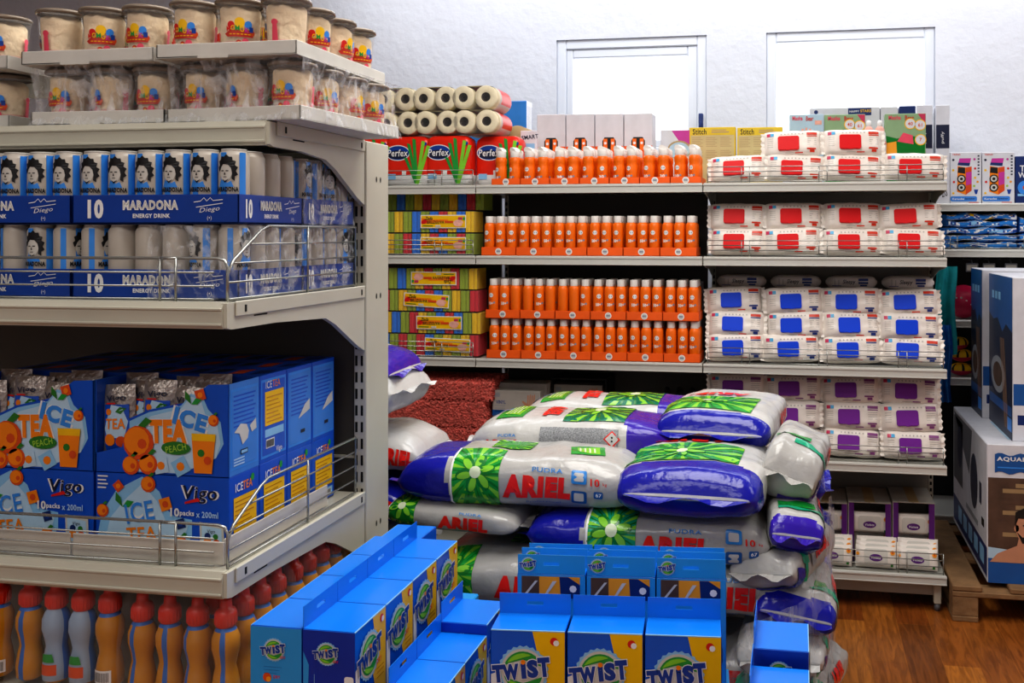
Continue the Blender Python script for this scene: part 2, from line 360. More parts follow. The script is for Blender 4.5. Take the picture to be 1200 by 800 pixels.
def shelf(parent, x0, x1, yf, yb, z, fenced, lip=.04, metal='grey_metal', bracket=True, h=.068):
    d = MB(); d.box(x0+.004, x1-.004, yf+.012, yb, z-.03, z-.004, metal, .003); s = d.build('shelf', parent)
    p = MB(); p.box(x0+.002, x1-.002, yf, yf+.012, z-lip, z, 'rail_metal', .003)
    p.box(x0+.002, x1-.002, yf-.003, yf, z-lip*.3, z-lip*.12, 'rail_metal', .001); p.box(x0+.002, x1-.002, yf-.003, yf, z-lip*.98, z-lip*.86, 'rail_metal', .001); p.build('price_rail', s)
    if bracket:
        for x in (x0+.006, x1-.010):
            b = MB(); b.prism([(yf+.02, z-.03), (yf+.02, z-.045), (yf+.2, z-.06), (yb-.06, z-.1), (yb, z-.1), (yb, z-.03)], x, x+.004, metal); b.build('bracket', s)
    if fenced:
        f = MB(); fence(f, x0+.02, x1-.015, yf+.012, z, h); f.build('wire_fence', s)
    return s
bays = []
names = ['left', 'middle', 'right']
fen = {0: (1, 1, 1, 0), 1: (0, 0, 0, 0), 2: (1, 1, 1, 1)}
labs = ['grey metal shelving bay holding kitchen rolls, sponges and red mats', 'grey metal shelving bay holding orange spray bottles', 'grey metal shelving bay holding packs of wet wipes with coloured lids']
for i in range(3):
    x0, x1 = BX[i], BX[i+1]
    t = thing('shelving_unit', labs[i], 'shelves', ((x0+x1)/2, YF+.25, 0), 0, 'bays of the long back shelving'); bays.append(t)
    inv = Matrix.Translation(-Vector(t.location))
    def P(mb, name, par=None):
        o = mb.build(name, par or t)
        return o
    # geometry is written in room coordinates, so shift it once
    class SMB(MB):
        pass
    xa, xb = x0-t.location.x, x1-t.location.x; yf = YF-t.location.y; yb = YB-t.location.y
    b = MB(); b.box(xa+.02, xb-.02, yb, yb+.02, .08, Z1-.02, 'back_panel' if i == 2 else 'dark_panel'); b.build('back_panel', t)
    for x in (xa, xb-.02) if i == 2 else (xa,):
        u = MB(); u.box(x, x+.02, yb-.005, yb+.045, 0, Z1, 'cream_metal', .002)
        for k in range(56):
            u.box(x+.005, x+.014, yb-.0062, yb-.004, .1+k*.029, .115+k*.029, 'slot_black')
        u.build('upright', t)
    lev = [Z1, Z2, Z3, Z4]
    for k, z in enumerate(lev):
        shelf(t, xa, xb, yf, yb, z, fen[i][k], bracket=(i == 2))
    shelf(t, xa, xb, yb+.05, yb+.44, Z1, 0)
    base = MB(); base.box(xa+.02, xb-.02, yf+.05, yb, .06, .1, 'grey_metal'); 
    if i < 2: base.box(xa, xb, yf+.03, yf+.04, 0, .115, 'cream_metal', .002)
    else:
        for x in (xa+.02, xb-.05):
            base.box(x, x+.03, yf+.03, yf+.06, .03, .13, 'cream_metal', .003); base.lathe([(.0, 0), (.013, 0), (.013, .03), (0, .03)], 'plastic_grey', 10, (x+.015, yf+.045))
            base.box(x, x+.03, yf+.06, yb, .06, .12, 'cream_metal', .003)
    base.build('base', t)
    shelf(t, xa, xb, yf-.0, yb, Z0, i == 2, bracket=False, h=.085)
# ---------------------------------------------------------------- wall shelving at the far right
RX0, RX1, RYF, RYB = .565, 1.65, 5.12, 5.52
RZ = [ZH(238, .9, RYF), ZH(292, .9, RYF), ZH(375, .9, RYF), ZH(443, .9, RYF), .15]
t = thing('shelving_unit', 'white wall shelving bay at right end with folded towels and toys', 'shelves', ((RX0+RX1)/2, RYF+.2, 0))
xa, xb = RX0-t.location.x, RX1-t.location.x
b = MB(); b.box(xa, xb, RYB-RYF-.2, RYB-RYF-.18, .05, RZ[0], 'black'); b.build('back_panel', t)
for x in (xa-.02, xb):
    u = MB(); u.box(x, x+.02, -.2+.28, -.2+.36, 0, RZ[0]+.02, 'plastic_grey', .002); u.build('upright', t)
for k, z in enumerate(RZ): shelf(t, xa, xb, -.2, RYB-RYF-.2, z, k == 1, metal='rail_metal', bracket=False)
# ---------------------------------------------------------------- gondola on the left, end panel facing the aisle
GX = -1.095; GL = -2.35; GY0 = 1.736; GY1 = 2.355; GZA, GZB, GZC, GZD = 1.797, 1.425, .90, .625
g = thing('gondola_shelf', 'cream metal gondola shelf in left foreground, stacked with drinks', 'shelves', (GX, GY1, 0))
def gb(mb, name, par=None): return mb.build(name, par or g)
def gp(p): return (p[0], p[1], p[2])
DX = -.0
L0 = GL-GX
u = MB(); u.box(-.03, .004, .0, .137, 0, ZH(165, GX, GY1), 'cream_metal', .002)
k = 0; z = .2
while z < 1.77:
    for x in (-.026, -.011): u.box(x, x+.006, -.0012, .001, z, z+.026, 'slot_black')
    z += .0425
for zz in (1.70, 1.395, .80):
    for yy in (.06, .085): u.add([(.0046, yy+.004*math.cos(a*PI/4), zz+.008*math.sin(a*PI/4)) for a in range(8)], [tuple(range(8))], 'slot_black')
gb(u, 'upright')
u = MB(); u.box(L0, L0+.03, 0, .137, 0, 1.80, 'cream_metal', .002); gb(u, 'upright')
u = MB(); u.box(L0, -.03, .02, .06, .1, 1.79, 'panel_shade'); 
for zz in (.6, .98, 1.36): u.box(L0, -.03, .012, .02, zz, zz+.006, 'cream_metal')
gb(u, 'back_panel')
u = MB(); u.box(L0+.02, -.02, -.6, 0, .02, .12, 'cream_metal', .003); gb(u, 'base')
def gshelf(z, yf, side_h, fen):
    d = MB(); d.box(L0, -.006, yf+.015, 0, z-.03, z-.003, 'cream_metal', .003); s = gb(d, 'shelf')
    p = MB(); p.prism([(yf, z-.045), (yf+.004, z-.052), (yf+.02, z-.052), (yf+.02, z), (yf+.006, z), (yf, z-.012)], L0, -.008, 'cream_metal')
    p.box(L0, -.01, yf-.003, yf+.001, z-.046, z-.041, 'cream_metal', .001); p.box(L0, -.01, yf-.003, yf+.003, z-.016, z-.011, 'cream_metal', .001)
    p.build('price_rail', s)
    b = MB(); b.prism([(yf+.004, z-.002), (yf+.004, z-.05), (yf+.02, z-.054), (yf+.3*abs(yf), z-.055), (-.21, z-.065), (-.16, z-.085), (-.04, z-.15), (-.002, z-.165), (-.002, z-.002)], -.012, 0, 'cream_metal')
    b.box(0, .004, yf+.03, -.006, z-.03, z+.001, 'cream_metal', .002)
    for y in (yf+.06, -.03): b.box(.0035, .0046, y, y+.007, z-.022, z-.008, 'slot_black')
    b.box(-.0, .0006, yf+.1, yf+.15, z-.034, z-.031, 'slot_black')
    b.build('bracket', s)
    if fen:
        r = .0026; f = MB(); y = yf+.025; h = .085; xs = -.012
        for q in (.004, .03, .057): f.tube([(L0+.02, y, z+q), (xs-.03, y, z+q)] if q else [], r*.8, 'wire')
        f.tube([(L0+.02, y, z+h), (xs-.02, y, z+h), (xs-.006, y, z+h-.004), (xs, y, z+h-.018), (xs, y, z)], r*1.25, 'wire')
        x = xs-.11
        while x > L0+.1:
            for dd in (0, -.035): f.tube([(x+dd, y-.004, z), (x+dd, y-.004, z+h)], r, 'wire')
            f.tube([(x+dd-.0, y-.004, z+h), (x, y-.004, z+h)], r, 'wire'); x -= .43
        f.build('wire_fence', s)
        f = MB(); hh = side_h
        f.tube([(xs, y, z+.004), (xs, y, z+h-.03), (xs, y+.02, z+h-.005), (xs, y+.12, z+hh-.01), (xs, y+.15, z+hh), (xs, -.03, z+hh), (xs, -.03, z+.004)], r*1.25, 'wire')
        f.tube([(xs, y, z+.004), (xs, -.03, z+.004)], r, 'wire')
        for q in range(1, 4):
            zz = z+hh*q/4; y0 = y if zz < z+h-.02 else y+.02+.1*(zz-z-h)/(hh-h)+.01
            f.tube([(xs, y0, zz), (xs, -.03, zz)], r*.8, 'wire')
        f.tube([(xs+.003, yf+.34, z), (xs+.003, yf+.34, z+hh)], r, 'wire')
        f.build('wire_fence', s)
    return s
gshelf(GZA, -.463, .1, 0); gshelf(GZB, -.619, .15, 1); gshelf(GZC, -.619, .142, 1); gshelf(GZD, -.605, .1, 0)
# ---------------------------------------------------------------- energy drink cans on the middle gondola shelf
CH = .148; CR = .0305
def can_design(b, turn, r=CR):
    f0 = CYL(r)
    f = lambda a, z, l: f0(a+turn, z, l)
    F = .006
    for a0, w in ((-.017, .010), (.010, .013)) : pass
    b.drect(-.012, .002, .008, CH-.006, f, 'sky_blue', 1, F)          # centre stripe
    b.drect(.027, .041, .008, CH-.006, f, 'sky_blue', 1, F)
    b.drect(-.041, -.030, .008, CH-.006, f, 'sky_blue', 1, F)
    # portrait in black and white
    hair = [(-.0155, .103), (-.018, .112), (-.014, .116), (-.016, .124), (-.011, .127), (-.009, .134), (-.003, .133), (.002, .138), (.007, .133), (.013, .133), (.014, .126), (.020, .124), (.018, .116), (.024, .112), (.020, .104), (.024, .097), (.018, .093), (.018, .084), (.012, .088), (.013, .100), (.011, .110), (.005, .117), (-.005, .118), (-.010, .112), (-.013, .104)]
    b.dpoly([(-.013, .099), (-.013, .110), (-.006, .121), (.006, .121), (.013, .110), (.013, .098), (.008, .087), (-.001, .082), (-.009, .087)], f, 'card_white', 2, F)
    b.dpoly(hair, f, 'ink', 3, F)
    for x in (-.0065, .0035): b.drect(x-.0028, x+.0028, .1035, .1055, f, 'ink', 3, F)
    b.dpoly([(-.0015, .103), (-.0035, .0965), (.0005, .0965)], f, 'ink', 3); b.drect(-.0045, .0025, .0915, .0928, f, 'ink', 3)
    b.dpoly([(-.008, .0885), (-.001, .0805), (.007, .0885), (.004, .0868), (-.001, .0842), (-.005, .0868)], f, 'ink', 3)
    b.dpoly([(-.012, .084), (-.001, .078), (.011, .084), (.016, .072), (-.017, .072)], f, 'sky_blue', 2, F)
    b.dtext('MARADONA', .001, .067, .010, f, 'ink', 4, w=.048, bold=.12, fine=F)
    b.dtext('10', .001, .048, .018, f, 'ink', 4, w=.016, bold=.03, fine=F)
def make_can(turn):
    def mk():
        t = thing('drink_can', 'x', 'can', (0, 0, 0), 0, 'energy drink cans on the gondola shelf')
        b = MB(); b.lathe([(.022, 0), (CR-.002, .004), (CR, .01), (CR, CH-.012), (CR-.002, CH-.008), (.0245, CH-.001), (.0245, CH)], 'can_silver', 24)
        can_design(b, turn); b.build('can_body', t)
        c = MB(); c.lathe([(.0248, CH-.001), (.0256, CH+.0008), (.0248, CH+.002), (.022, CH), (.001, CH-.001)], 'rail_metal', 20, cap=False); c.box(-.006, .006, -.01, .004, CH, CH+.0015, 'rail_metal'); c.build('can_lid', t)
        return t
    return Proto(mk)
CANS = {k: make_can(k) for k in (0, .012, -.016, .045, -.05, .09)}
def make_tray(wx, dy, side_only=False):
    def mk():
        b = MB(); h = .060; b.box(0, wx, 0, dy, 0, .003, 'navy')
        for q in ((0, wx, 0, .003), (0, wx, dy-.003, dy), (0, .003, 0, dy), (wx-.003, wx, 0, dy)): b.box(q[0], q[1], q[2], q[3], 0, h, 'royal', .0008)
        for f, L in ((FR(0), wx), (RT(wx), dy)):
            b.dtext('10', L*.145, .031, .040, f, 'white', 2, w=.036*L/.37, bold=.14)
            b.dtext('MARADONA', L*.48, .0385, .021, f, 'white', 3, w=L*.335, bold=.16)
            b.dtext('MARADONA', L*.48, .0385, .0165, f, 'card_white', 4, w=L*.325, bold=.0)
            b.dtext('ENERGY DRINK', L*.485, .0165, .009, f, 'white', 2, w=L*.225, bold=.1)
            # scribbled signature
            cx = L*.83; pts = [(-.035, .044), (-.02, .046), (-.012, .053), (-.006, .046), (.002, .053), (.008, .047), (.03, .049)]
            for (x0, y0), (x1, y1) in zip(pts, pts[1:]): b.dpoly([(cx+x0, y0-.0008), (cx+x1, y1-.0008), (cx+x1, y1+.0008), (cx+x0, y0+.0008)], f, 'white', 2)
            b.dpoly([(cx-.03, .033), (cx+.03, .041), (cx+.03, .0425), (cx-.03, .0345)], f, 'white', 2)
            b.dtext('Diego', cx, .028, .012, f, 'white', 2, w=.045*L/.37, shear=.3, rot=.1)
            b.dtext('(•)', cx, .011, .010, f, 'white', 2)
        return tag(b.build('can_tray'), 'x', 'tray', 'blue card trays of energy drink cans')
    return Proto(mk)
TW = .380; CY = 1.813; CXR = GX-.020; PITCH = TW/6
tray_f = make_tray(TW, .256)
tiers = [(GZB, 'lower'), (GZB+CH+.006, 'upper')]
faces_lo = [.045, .09, .09, .09, -.016, .045]; faces_lo2 = [0, .045, .012, -.05, 0, .045]
nm = 0
for ti, (z, tn) in enumerate(tiers):
    for j in range(2):                 # columns of trays along the front
        xr = CXR-j*(TW+.004)
        where = ('right hand' if j == 0 else 'left hand')
        tray_f.put((xr-TW, CY, z), 0, f'navy card tray lettered MARADONA, {where} front one of the {tn} tier of cans')
        for k in range(6):
            v = 0 if ti == 1 else ((faces_lo if j == 0 else faces_lo2)[k])
            if ti == 1: v = (0, .012, 0, 0, 0, 0)[k] if j else (0, 0, 0, 0, 0, 0)[k]
            CANS[v].put((xr-TW+PITCH*(k+.5), CY+.035, z+.003), 0, f'silver and blue energy can, {ORD[k]} from left in {where} {tn} front tray')
    for k in range(1, 4):              # cans down the end of the front tray
        v = (.09, .09, .045, 0)[k-1] if ti else (.09, .045, .09, .012)[k-1]
        o = CANS[v].put((CXR-.033, CY+.034+k*.0625, z+.003), PI/2, f'silver and blue energy can, {ORD[k]} from front on end side of {tn} front tray')
    for j in range(1):
        tray_f.put((CXR-TW, CY+.262, z), 0, f'navy card tray behind the front one, against the end panel in {tn} tier')
        for k in range(4):
            v = (0, .012, -.016, .045)[k] if ti else (-.05, .045, .09, 0)[k]
            CANS[v].put((CXR-.033, CY+.296+k*.0625, z+.003), PI/2, f'film wrapped energy can, {ORD[k]} from front in rear end tray of {tn} tier')
        if True:
            b = MB(); x0, x1, y0, y1 = -TW-.004, .003, -.003, .259; hh = CH+.004
            def fw(u, v):
                a = v*4; p = [(x0, y0), (x1, y0), (x1, y1), (x0, y1), (x0, y0)]; i = min(int(a), 3); q = a-i
                x = p[i][0]+(p[i+1][0]-p[i][0])*q; y = p[i][1]+(p[i+1][1]-p[i][1])*q
                n = noise.noise(Vector((x*30, y*30, u*5+ti)))*.004
                s = 1-.03*u; return ((x-(x0+x1)/2)*s+(x0+x1)/2+n, (y-.128)*s+.128+n, u*hh)
            b.grid(fw, 8, 64, 'shrink', closed_v=False)
            b.add([(x0+.01, y0+.01, hh), (x1-.01, y0+.01, hh), (x1-.01, y1-.01, hh), (x0+.01, y1-.01, hh)], [(0, 1, 2, 3)], 'shrink')
            tag(b.build('shrink_wrap', None, (CXR, CY+.262, z)), f'crinkled clear shrink film around the rear end tray of the {tn} can tier', 'film', 'clear film around can trays')
b = MB(); x0, x1, y0, y1 = -.2, .003, .05, .257
def fw2(u, v):
    p = [(x0, -.003), (x1, -.003), (x1, y1)]; a = v*2; i = min(int(a), 1); q = a-i
    x = p[i][0]+(p[i+1][0]-p[i][0])*q; y = p[i][1]+(p[i+1][1]-p[i][1])*q; n = noise.noise(Vector((x*30, y*30, u*5)))*.004
    return (x+n, y+n-.002, u*(CH+.002))
b.grid(fw2, 8, 48, 'shrink', closed_v=False)
tag(b.build('shrink_wrap', None, (CXR, CY, GZB)), 'torn clear shrink film over the front corner of the lower can tier', 'film')
# ---------------------------------------------------------------- iced tea cartons on the lower gondola shelf
TY = 1.846; TWX = .309; TD = .114; TH1, TH2 = .155, .193; TXR = GX-.062
def fruit(b, cx, cy, r, f, l=5):
    b.ddisc(cx, cy, r, f, 'deep_orange', l, 14); b.ddisc(cx-.1*r, cy+.1*r, r*.82, f, 'orange', l+1, 14); b.ddisc(cx+.25*r, cy-.05*r, r*.3, f, 'deep_orange', l+2, 8)
    b.dpoly([(cx, cy+r), (cx+r*.5, cy+1.5*r), (cx+r*.9, cy+1.3*r), (cx+r*.4, cy+.9*r)], f, 'leaf', l+2)
def leafs(b, cx, cy, s, f, l=6):
    b.dpoly([(cx, cy), (cx-.2*s, cy+.9*s), (cx-.7*s, cy+1.4*s), (cx-.75*s, cy+.6*s)], f, 'leaf', l)
    b.dpoly([(cx, cy), (cx+.5*s, cy+.65*s), (cx+1.2*s, cy+.55*s), (cx+.7*s, cy)], f, 'green', l)
def cubes(b, cx, cy, s, f, m='ice', ang=.4, l=5, core='orange'):
    c, q = math.cos(ang), math.sin(ang)
    def R(x, y): return (cx+x*c-y*q, cy+x*q+y*c)
    b.dpoly([R(-s, -s), R(s, -s), R(s, s), R(-s, s)], f, m, l); b.ddisc(cx, cy, s*.55, f, core, l+1, 8)
def lower_carton():
    b = MB(); b.box(0, TWX, 0, TD, 0, TH1, 'vigo_blue', .001)
    f = FR(0); w = TWX
    b.dpoly([(.0, 0), (.015, .07), (.05, .12), (.11, .15), (.15, .12), (.165, .085), (.185, .070), (.225, .065), (.225, .03), (.2, 0)], f, 'pale_blue', 1)
    b.dpoly([(.02, 0), (.035, .06), (.07, .10), (.11, .135), (.145, .1), (.165, .06), (.19, .064), (.217, .055), (.2, 0)], f, 'ice', 2)
    b.dtext('Vigo', .252-.008+.0, .118, .037, f, 'white', 4, w=.088, bold=.07, shear=.1); b.dtext('Vigo', .244, .118, .036, f, 'dark_navy', 5, w=.078, bold=.03, shear=.1)
    b.dpoly([(.21, .098), (.245, .105), (.24, .112), (.21, .102)], f, 'red', 6)
    b.dtext('10', .188, .080, .018, f, 'white', 9, bold=.1); b.dtext('packs', .216, .078, .014, f, 'white', 9, w=.033, bold=.08); b.dtext('x 200ml', .262, .078, .013, f, 'ice', 9, w=.050, bold=.04)
    b.dtext('ICE', .105, .076, .042, f, 'sky_blue', 6, w=.066, rot=.2, bold=.05); b.dtext('ICE', .104, .078, .038, f, 'white', 5, w=.066, rot=.2, bold=.1)
    b.dtext('TEA', .11, .030, .03, f, 'orange', 6, w=.07, bold=.05, rot=.1)
    leafs(b, .065, .085, .022, f); fruit(b, .125, .135, .017, f); cubes(b, .165, .095, .013, f, 'orange', .3, 5, 'deep_orange'); cubes(b, .20, .056, .010, f, 'navy', .3, 5, 'royal')
    cubes(b, .055, .128, .010, f, 'deep_orange', .7, 5, 'orange'); fruit(b, .018, .075, .014, f); fruit(b, .2, .012, .018, f)
    b.dpoly([(.245, .003), (.30, .003), (.298, .056), (.243, .062)], f, 'card_white', 4); b.dpoly([(.25, .006), (.295, .006), (.293, .050), (.248, .056)], f, 'ice', 5)
    b.ddisc(.262, .022, .009, f, 'orange', 6); b.ddisc(.282, .02, .008, f, 'deep_orange', 6); b.dtext('Vigo', .27, .043, .009, f, 'dark_navy', 6); b.ddisc(.262, .034, .007, f, 'navy', 6); b.ddisc(.28, .033, .006, f, 'leaf', 6)
    for k in range(4): b.drect(.006, .03-.004*(k % 2), .146-k*.008, .149-k*.008, f, 'white', 4)
    f = (lambda g_: (lambda a, b_, l: g_(a*.786, b_, l)))(RT(TWX))
    b.drect(.02, .13, .035, .108, f, 'yellow', 2)
    for k in range(7): b.drect(.026, .115-.01*(k % 3), .043+k*.009, .0455+k*.009, f, 'juice', 3)
    b.dtext('ICE', .045, .128, .018, f, 'white', 3, bold=.04); b.dtext('TEA', .085, .128, .018, f, 'orange', 3, bold=.04); b.ddisc(.11, .138, .008, f, 'green', 3)
    b.drect(.02, .13, .008, .028, f, 'pale_blue', 2); b.drect(.09, .12, .011, .024, f, 'white', 3)
    for k in range(9): b.drect(.092+k*.003, .0932+k*.003, .013, .023, f, 'ink', 4)
    return tag(b.build('drink_carton'), 'x', 'carton', 'closed iced tea cartons in the bottom layer')
def display_carton():
    t = thing('drink_carton', 'x', 'carton', (0, 0, 0), 0, 'open iced tea display cartons in the top layer')
    b = MB(); w = TWX; h = TH2; e = .0015
    prof = [(0, 0), (w, 0), (w, h), (.245, h-.004), (.205, h-.055), (.15, .1), (.0, .065)]
    prof = [(0, 0), (w, 0), (w, h), (.262, h-.002), (.21, h-.040), (.125, .135), (.078, .115), (.062, .055), (.0, .040)]
    b.prism(prof, 0, e, 'vigo_blue', 'y')
    b.box(0, w, TD-e, TD, 0, h, 'vigo_blue'); b.box(w-e, w, 0, TD, 0, h, 'vigo_side'); b.box(0, e, 0, TD, 0, h, 'vigo_blue'); b.box(0, w, 0, TD, 0, e, 'vigo_blue')
    f = FR(0)
    b.dpoly([(.079, .005), (.080, .11), (.125, .130), (.2, .146), (.222, .172), (.25, .165), (.262, .14), (.29, .115), (.297, .07), (.28, .04), (.2, .005)], f, 'pale_blue', 1)
    b.dpoly([(.08, .005), (.085, .095), (.13, .122), (.2, .140), (.222, .166), (.245, .16), (.255, .132), (.283, .11), (.29, .07), (.28, .04), (.2, .005)], f, 'ice', 2)
    b.dtext('ICE', .222, .118, .040, f, 'white', 4, w=.088, rot=-.25, bold=.12); b.dtext('ICE', .222, .118, .038, f, 'sky_blue', 5, w=.078, rot=-.25, bold=.14)
    b.dtext('TEA', .172, .092, .052, f, 'white', 5, w=.092, rot=.03, bold=.2); b.dtext('TEA', .172, .092, .050, f, 'orange', 6, w=.084, rot=.03, bold=.16)
    b.ddisc(.19, .058, .034, f, 'leaf', 7, 14, .014); b.dtext('PEACH', .19, .058, .014, f, 'lime', 8, w=.048, rot=.2, bold=.03)
    fruit(b, .103, .066, .036, f, 7); fruit(b, .125, .022, .022, f, 6); fruit(b, .085, .018, .02, f, 6); cubes(b, .155, .02, .016, f, 'ice', .2, 5); cubes(b, .20, .02, .017, f, 'pale_blue', .5, 5)
    b.dpoly([(.232, .008), (.272, .008), (.28, .082), (.226, .082)], f, 'orange', 7); b.dpoly([(.228, .075), (.28, .075), (.281, .09), (.226, .09)], f, 'yellow', 8); b.ddisc(.248, .05, .008, f, 'leaf', 9, 8); b.ddisc(.263, .035, .009, f, 'deep_orange', 9, 8)
    leafs(b, .225, .15, .02, f, 6); cubes(b, .245, .17, .011, f, 'deep_orange', .3, 5, 'orange'); fruit(b, .275, .118, .012, f)
    f = (lambda g_: (lambda a, b_, l: g_(a*.786, b_, l)))(RT(TWX))
    b.drect(.006, .139, .012, h-.012, f, 'sky_blue', 1); b.drect(.012, .133, .018, h-.018, f, 'vigo_side', 2)
    for k in range(8): b.drect(.018, .125-.006*(k % 3), h-.03-k*.009, h-.0265-k*.009, f, 'vigo_blue', 3)
    b.dpoly([(.02, .09), (.05, .105), (.08, .10), (.09, .085), (.085, .07), (.06, .06), (.045, .085)], f, 'card_white', 4); b.dpoly([(.095, .095), (.125, .107), (.128, .085), (.105, .08)], f, 'card_white', 4)
    b.drect(.05, .085, .04, .05, f, 'dark_navy', 4); b.drect(.053, .082, .042, .048, f, 'pale_blue', 5)
    for k in range(3): b.drect(.02, .07, .02+k*.006, .0225+k*.006, f, 'ice', 3)
    b.build('display_box', t)
    return t
LC = Proto(lambda: lower_carton()); DC = Proto(lambda: display_carton())
def make_pouch():
    b = MB(); w, h, d = .074, .142, .012
    def fn(u, v):
        x = (v-.5)*w; z = u*h; q = max(0, 1-abs(2*v-1)**3)*max(0, 1-abs(2*u-1)**6)
        return x, z, d*q
    b.grid(lambda u, v: ((v-.5)*w, -fn(u, v)[2]+noise.noise(Vector((u*6, v*5, 1)))*.0015, u*h), 14, 8, 'silver_foil')
    b.grid(lambda u, v: ((v-.5)*w, fn(u, v)[2]+.001, u*h), 8, 6, 'silver_foil')
    F = lambda x, z, l: Vector((x, -fn(z/h, x/w+.5)[2]-.002-l, z))
    b.drect(-.028, .028, .004, .10, F, 'vigo_blue', 1, .012); b.dpoly([(-.028, .05), (-.01, .10), (.014, .095), (.028, .06), (.022, .03), (-.02, .03)], F, 'ice', 2, .012)
    b.dtext('Vigo', 0, .112, .017, F, 'dark_navy', 3, w=.044, bold=.05, rot=.08, fine=.012); b.drect(-.022, .0, .101, .104, F, 'red', 3)
    b.dtext('TEA', 0, .060, .022, F, 'orange', 5, w=.045, bold=.06, fine=.012)
    b.ddisc(-.014, .026, .013, F, 'orange', 4, 10); b.ddisc(.012, .022, .012, F, 'deep_orange', 4, 10); b.ddisc(-.016, .085, .007, F, 'orange', 4, 8); b.dpoly([(0, .085), (.01, .095), (.024, .092), (.012, .08)], F, 'leaf', 4)
    return tag(b.build('drink_pouch'), 'x', 'pouch', 'silver iced tea pouches standing in the display cartons')
PO = Proto(make_pouch)
for j in range(2):
    xl = TXR-TWX-j*(TWX+.006); wh = 'right hand' if j == 0 else 'left hand'
    LC.put((xl, TY, GZC), 0, f'blue closed carton of ten iced tea pouches, {wh} front one of bottom layer')
    DC.put((xl, TY, GZC+TH1), 0, f'blue open display carton of peach iced tea, {wh} front one')
    for k, (x, y, r, tl) in enumerate(((.040, .022, .04, -.04), (.085, .040, -.05, .04), (.130, .022, .06, .02), (.185, .026, .03, .10), (.235, .045, -.06, .0), (.05, .075, .1, 0), (.11, .07, -.1, .05), (.165, .08, 0, 0), (.22, .085, .1, 0))):
        PO.put((xl+x, TY+y, GZC+TH1+.040+.006*(k % 3)+(.006 if k > 4 else 0)), 0, f'silver iced tea pouch, {ORD[k % 5]} from left in {"front" if k < 5 else "back"} row of {wh} display carton', rot=(-.06, tl, r))
for i in range(1, 4):
    y = TY+i*(TD+.0025)
    for j in range(2):
        xl = TXR-TWX-j*(TWX+.006); wh = 'end' if j == 0 else 'inner'
        LC.put((xl, y, GZC), 0, f'blue closed iced tea carton, {ORD[i]} row back in bottom layer, {wh} column')
        b = MB(); zz = 0; b.box(0, TWX, 0, TD, 0, TH2, 'vigo_blue', .001); f = (lambda g_: (lambda a, b_, l: g_(a*.786, b_, l)))(RT(TWX))
        b.drect(.006, .139, .01, TH2-.01, f, 'sky_blue', 1); b.drect(.012, .133, .016, TH2-.016, f, 'vigo_side' if i != 1 else 'vigo_blue', 2)
        if i == 1:
            b.drect(.025, .125, .08, .155, f, 'yellow', 3); b.drect(.025, .125, .055, .072, f, 'pale_blue', 3); b.dtext('ICE', .045, .17, .016, f, 'white', 3); b.dtext('TEA', .085, .17, .016, f, 'orange', 3)
            for k in range(7): b.drect(.032, .115-.01*(k % 3), .087+k*.009, .0895+k*.009, f, 'juice', 4)
            b.drect(.03, .075, .03, .05, f, 'white', 3)
            for k in range(12): b.drect(.032+k*.0034, .0338+k*.0034, .032, .048, f, 'ink', 4)
            b.dtext('Vigo', .1, .02, .016, f, 'white', 3, bold=.03)
        else:
            for k in range(10): b.drect(.02, .12-.007*(k % 3), TH2-.03-k*.009, TH2-.0265-k*.009, f, 'vigo_blue', 3)
            b.dpoly([(.06, .07), (.13, .085), (.13, .11), (.1, .1)], f, 'card_white', 4); b.drect(.075, .1, .035, .043, f, 'dark_navy', 4)
        # fruit print on the lid
        f = TP(TH2)
        for q in range(6): b.dpoly([(.02+q*.05, .02), (.05+q*.05, .03+.02*(q % 2)), (.045+q*.05, .1), (.015+q*.05, .08)], f, ('dark_navy', 'deep_orange', 'navy')[q % 3], 1)
        if j == 0 or True:
            o = b.build('drink_carton', None, (xl, y, GZC+TH1)); tag(o, f'blue iced tea carton with printed side panel, {ORD[i]} row back in top layer, {wh} column', 'carton')
# white price boards lying against the front fence
for j, (x0, x1) in enumerate(((TXR-TWX+.002, GX-.03), (TXR-2*TWX-.2, TXR-TWX-.004))):
    b = MB(); b.box(0, x1-x0, 0, .004, 0, .045, 'riser_white', .001)
    tag(b.build('card_strip', None, (x0, 1.776, GZC+.001)), f'plain off white card strip behind the fence, {("right","left")[j]} of the two under the tea cartons', 'card')
b = MB(); b.box(0, .004, 0, .43, 0, .05, 'riser_white', .001)
tag(b.build('card_strip', None, (GX-.034, 1.782, GZC+.001)), 'long off white card strip along the end side of the tea cartons', 'card')
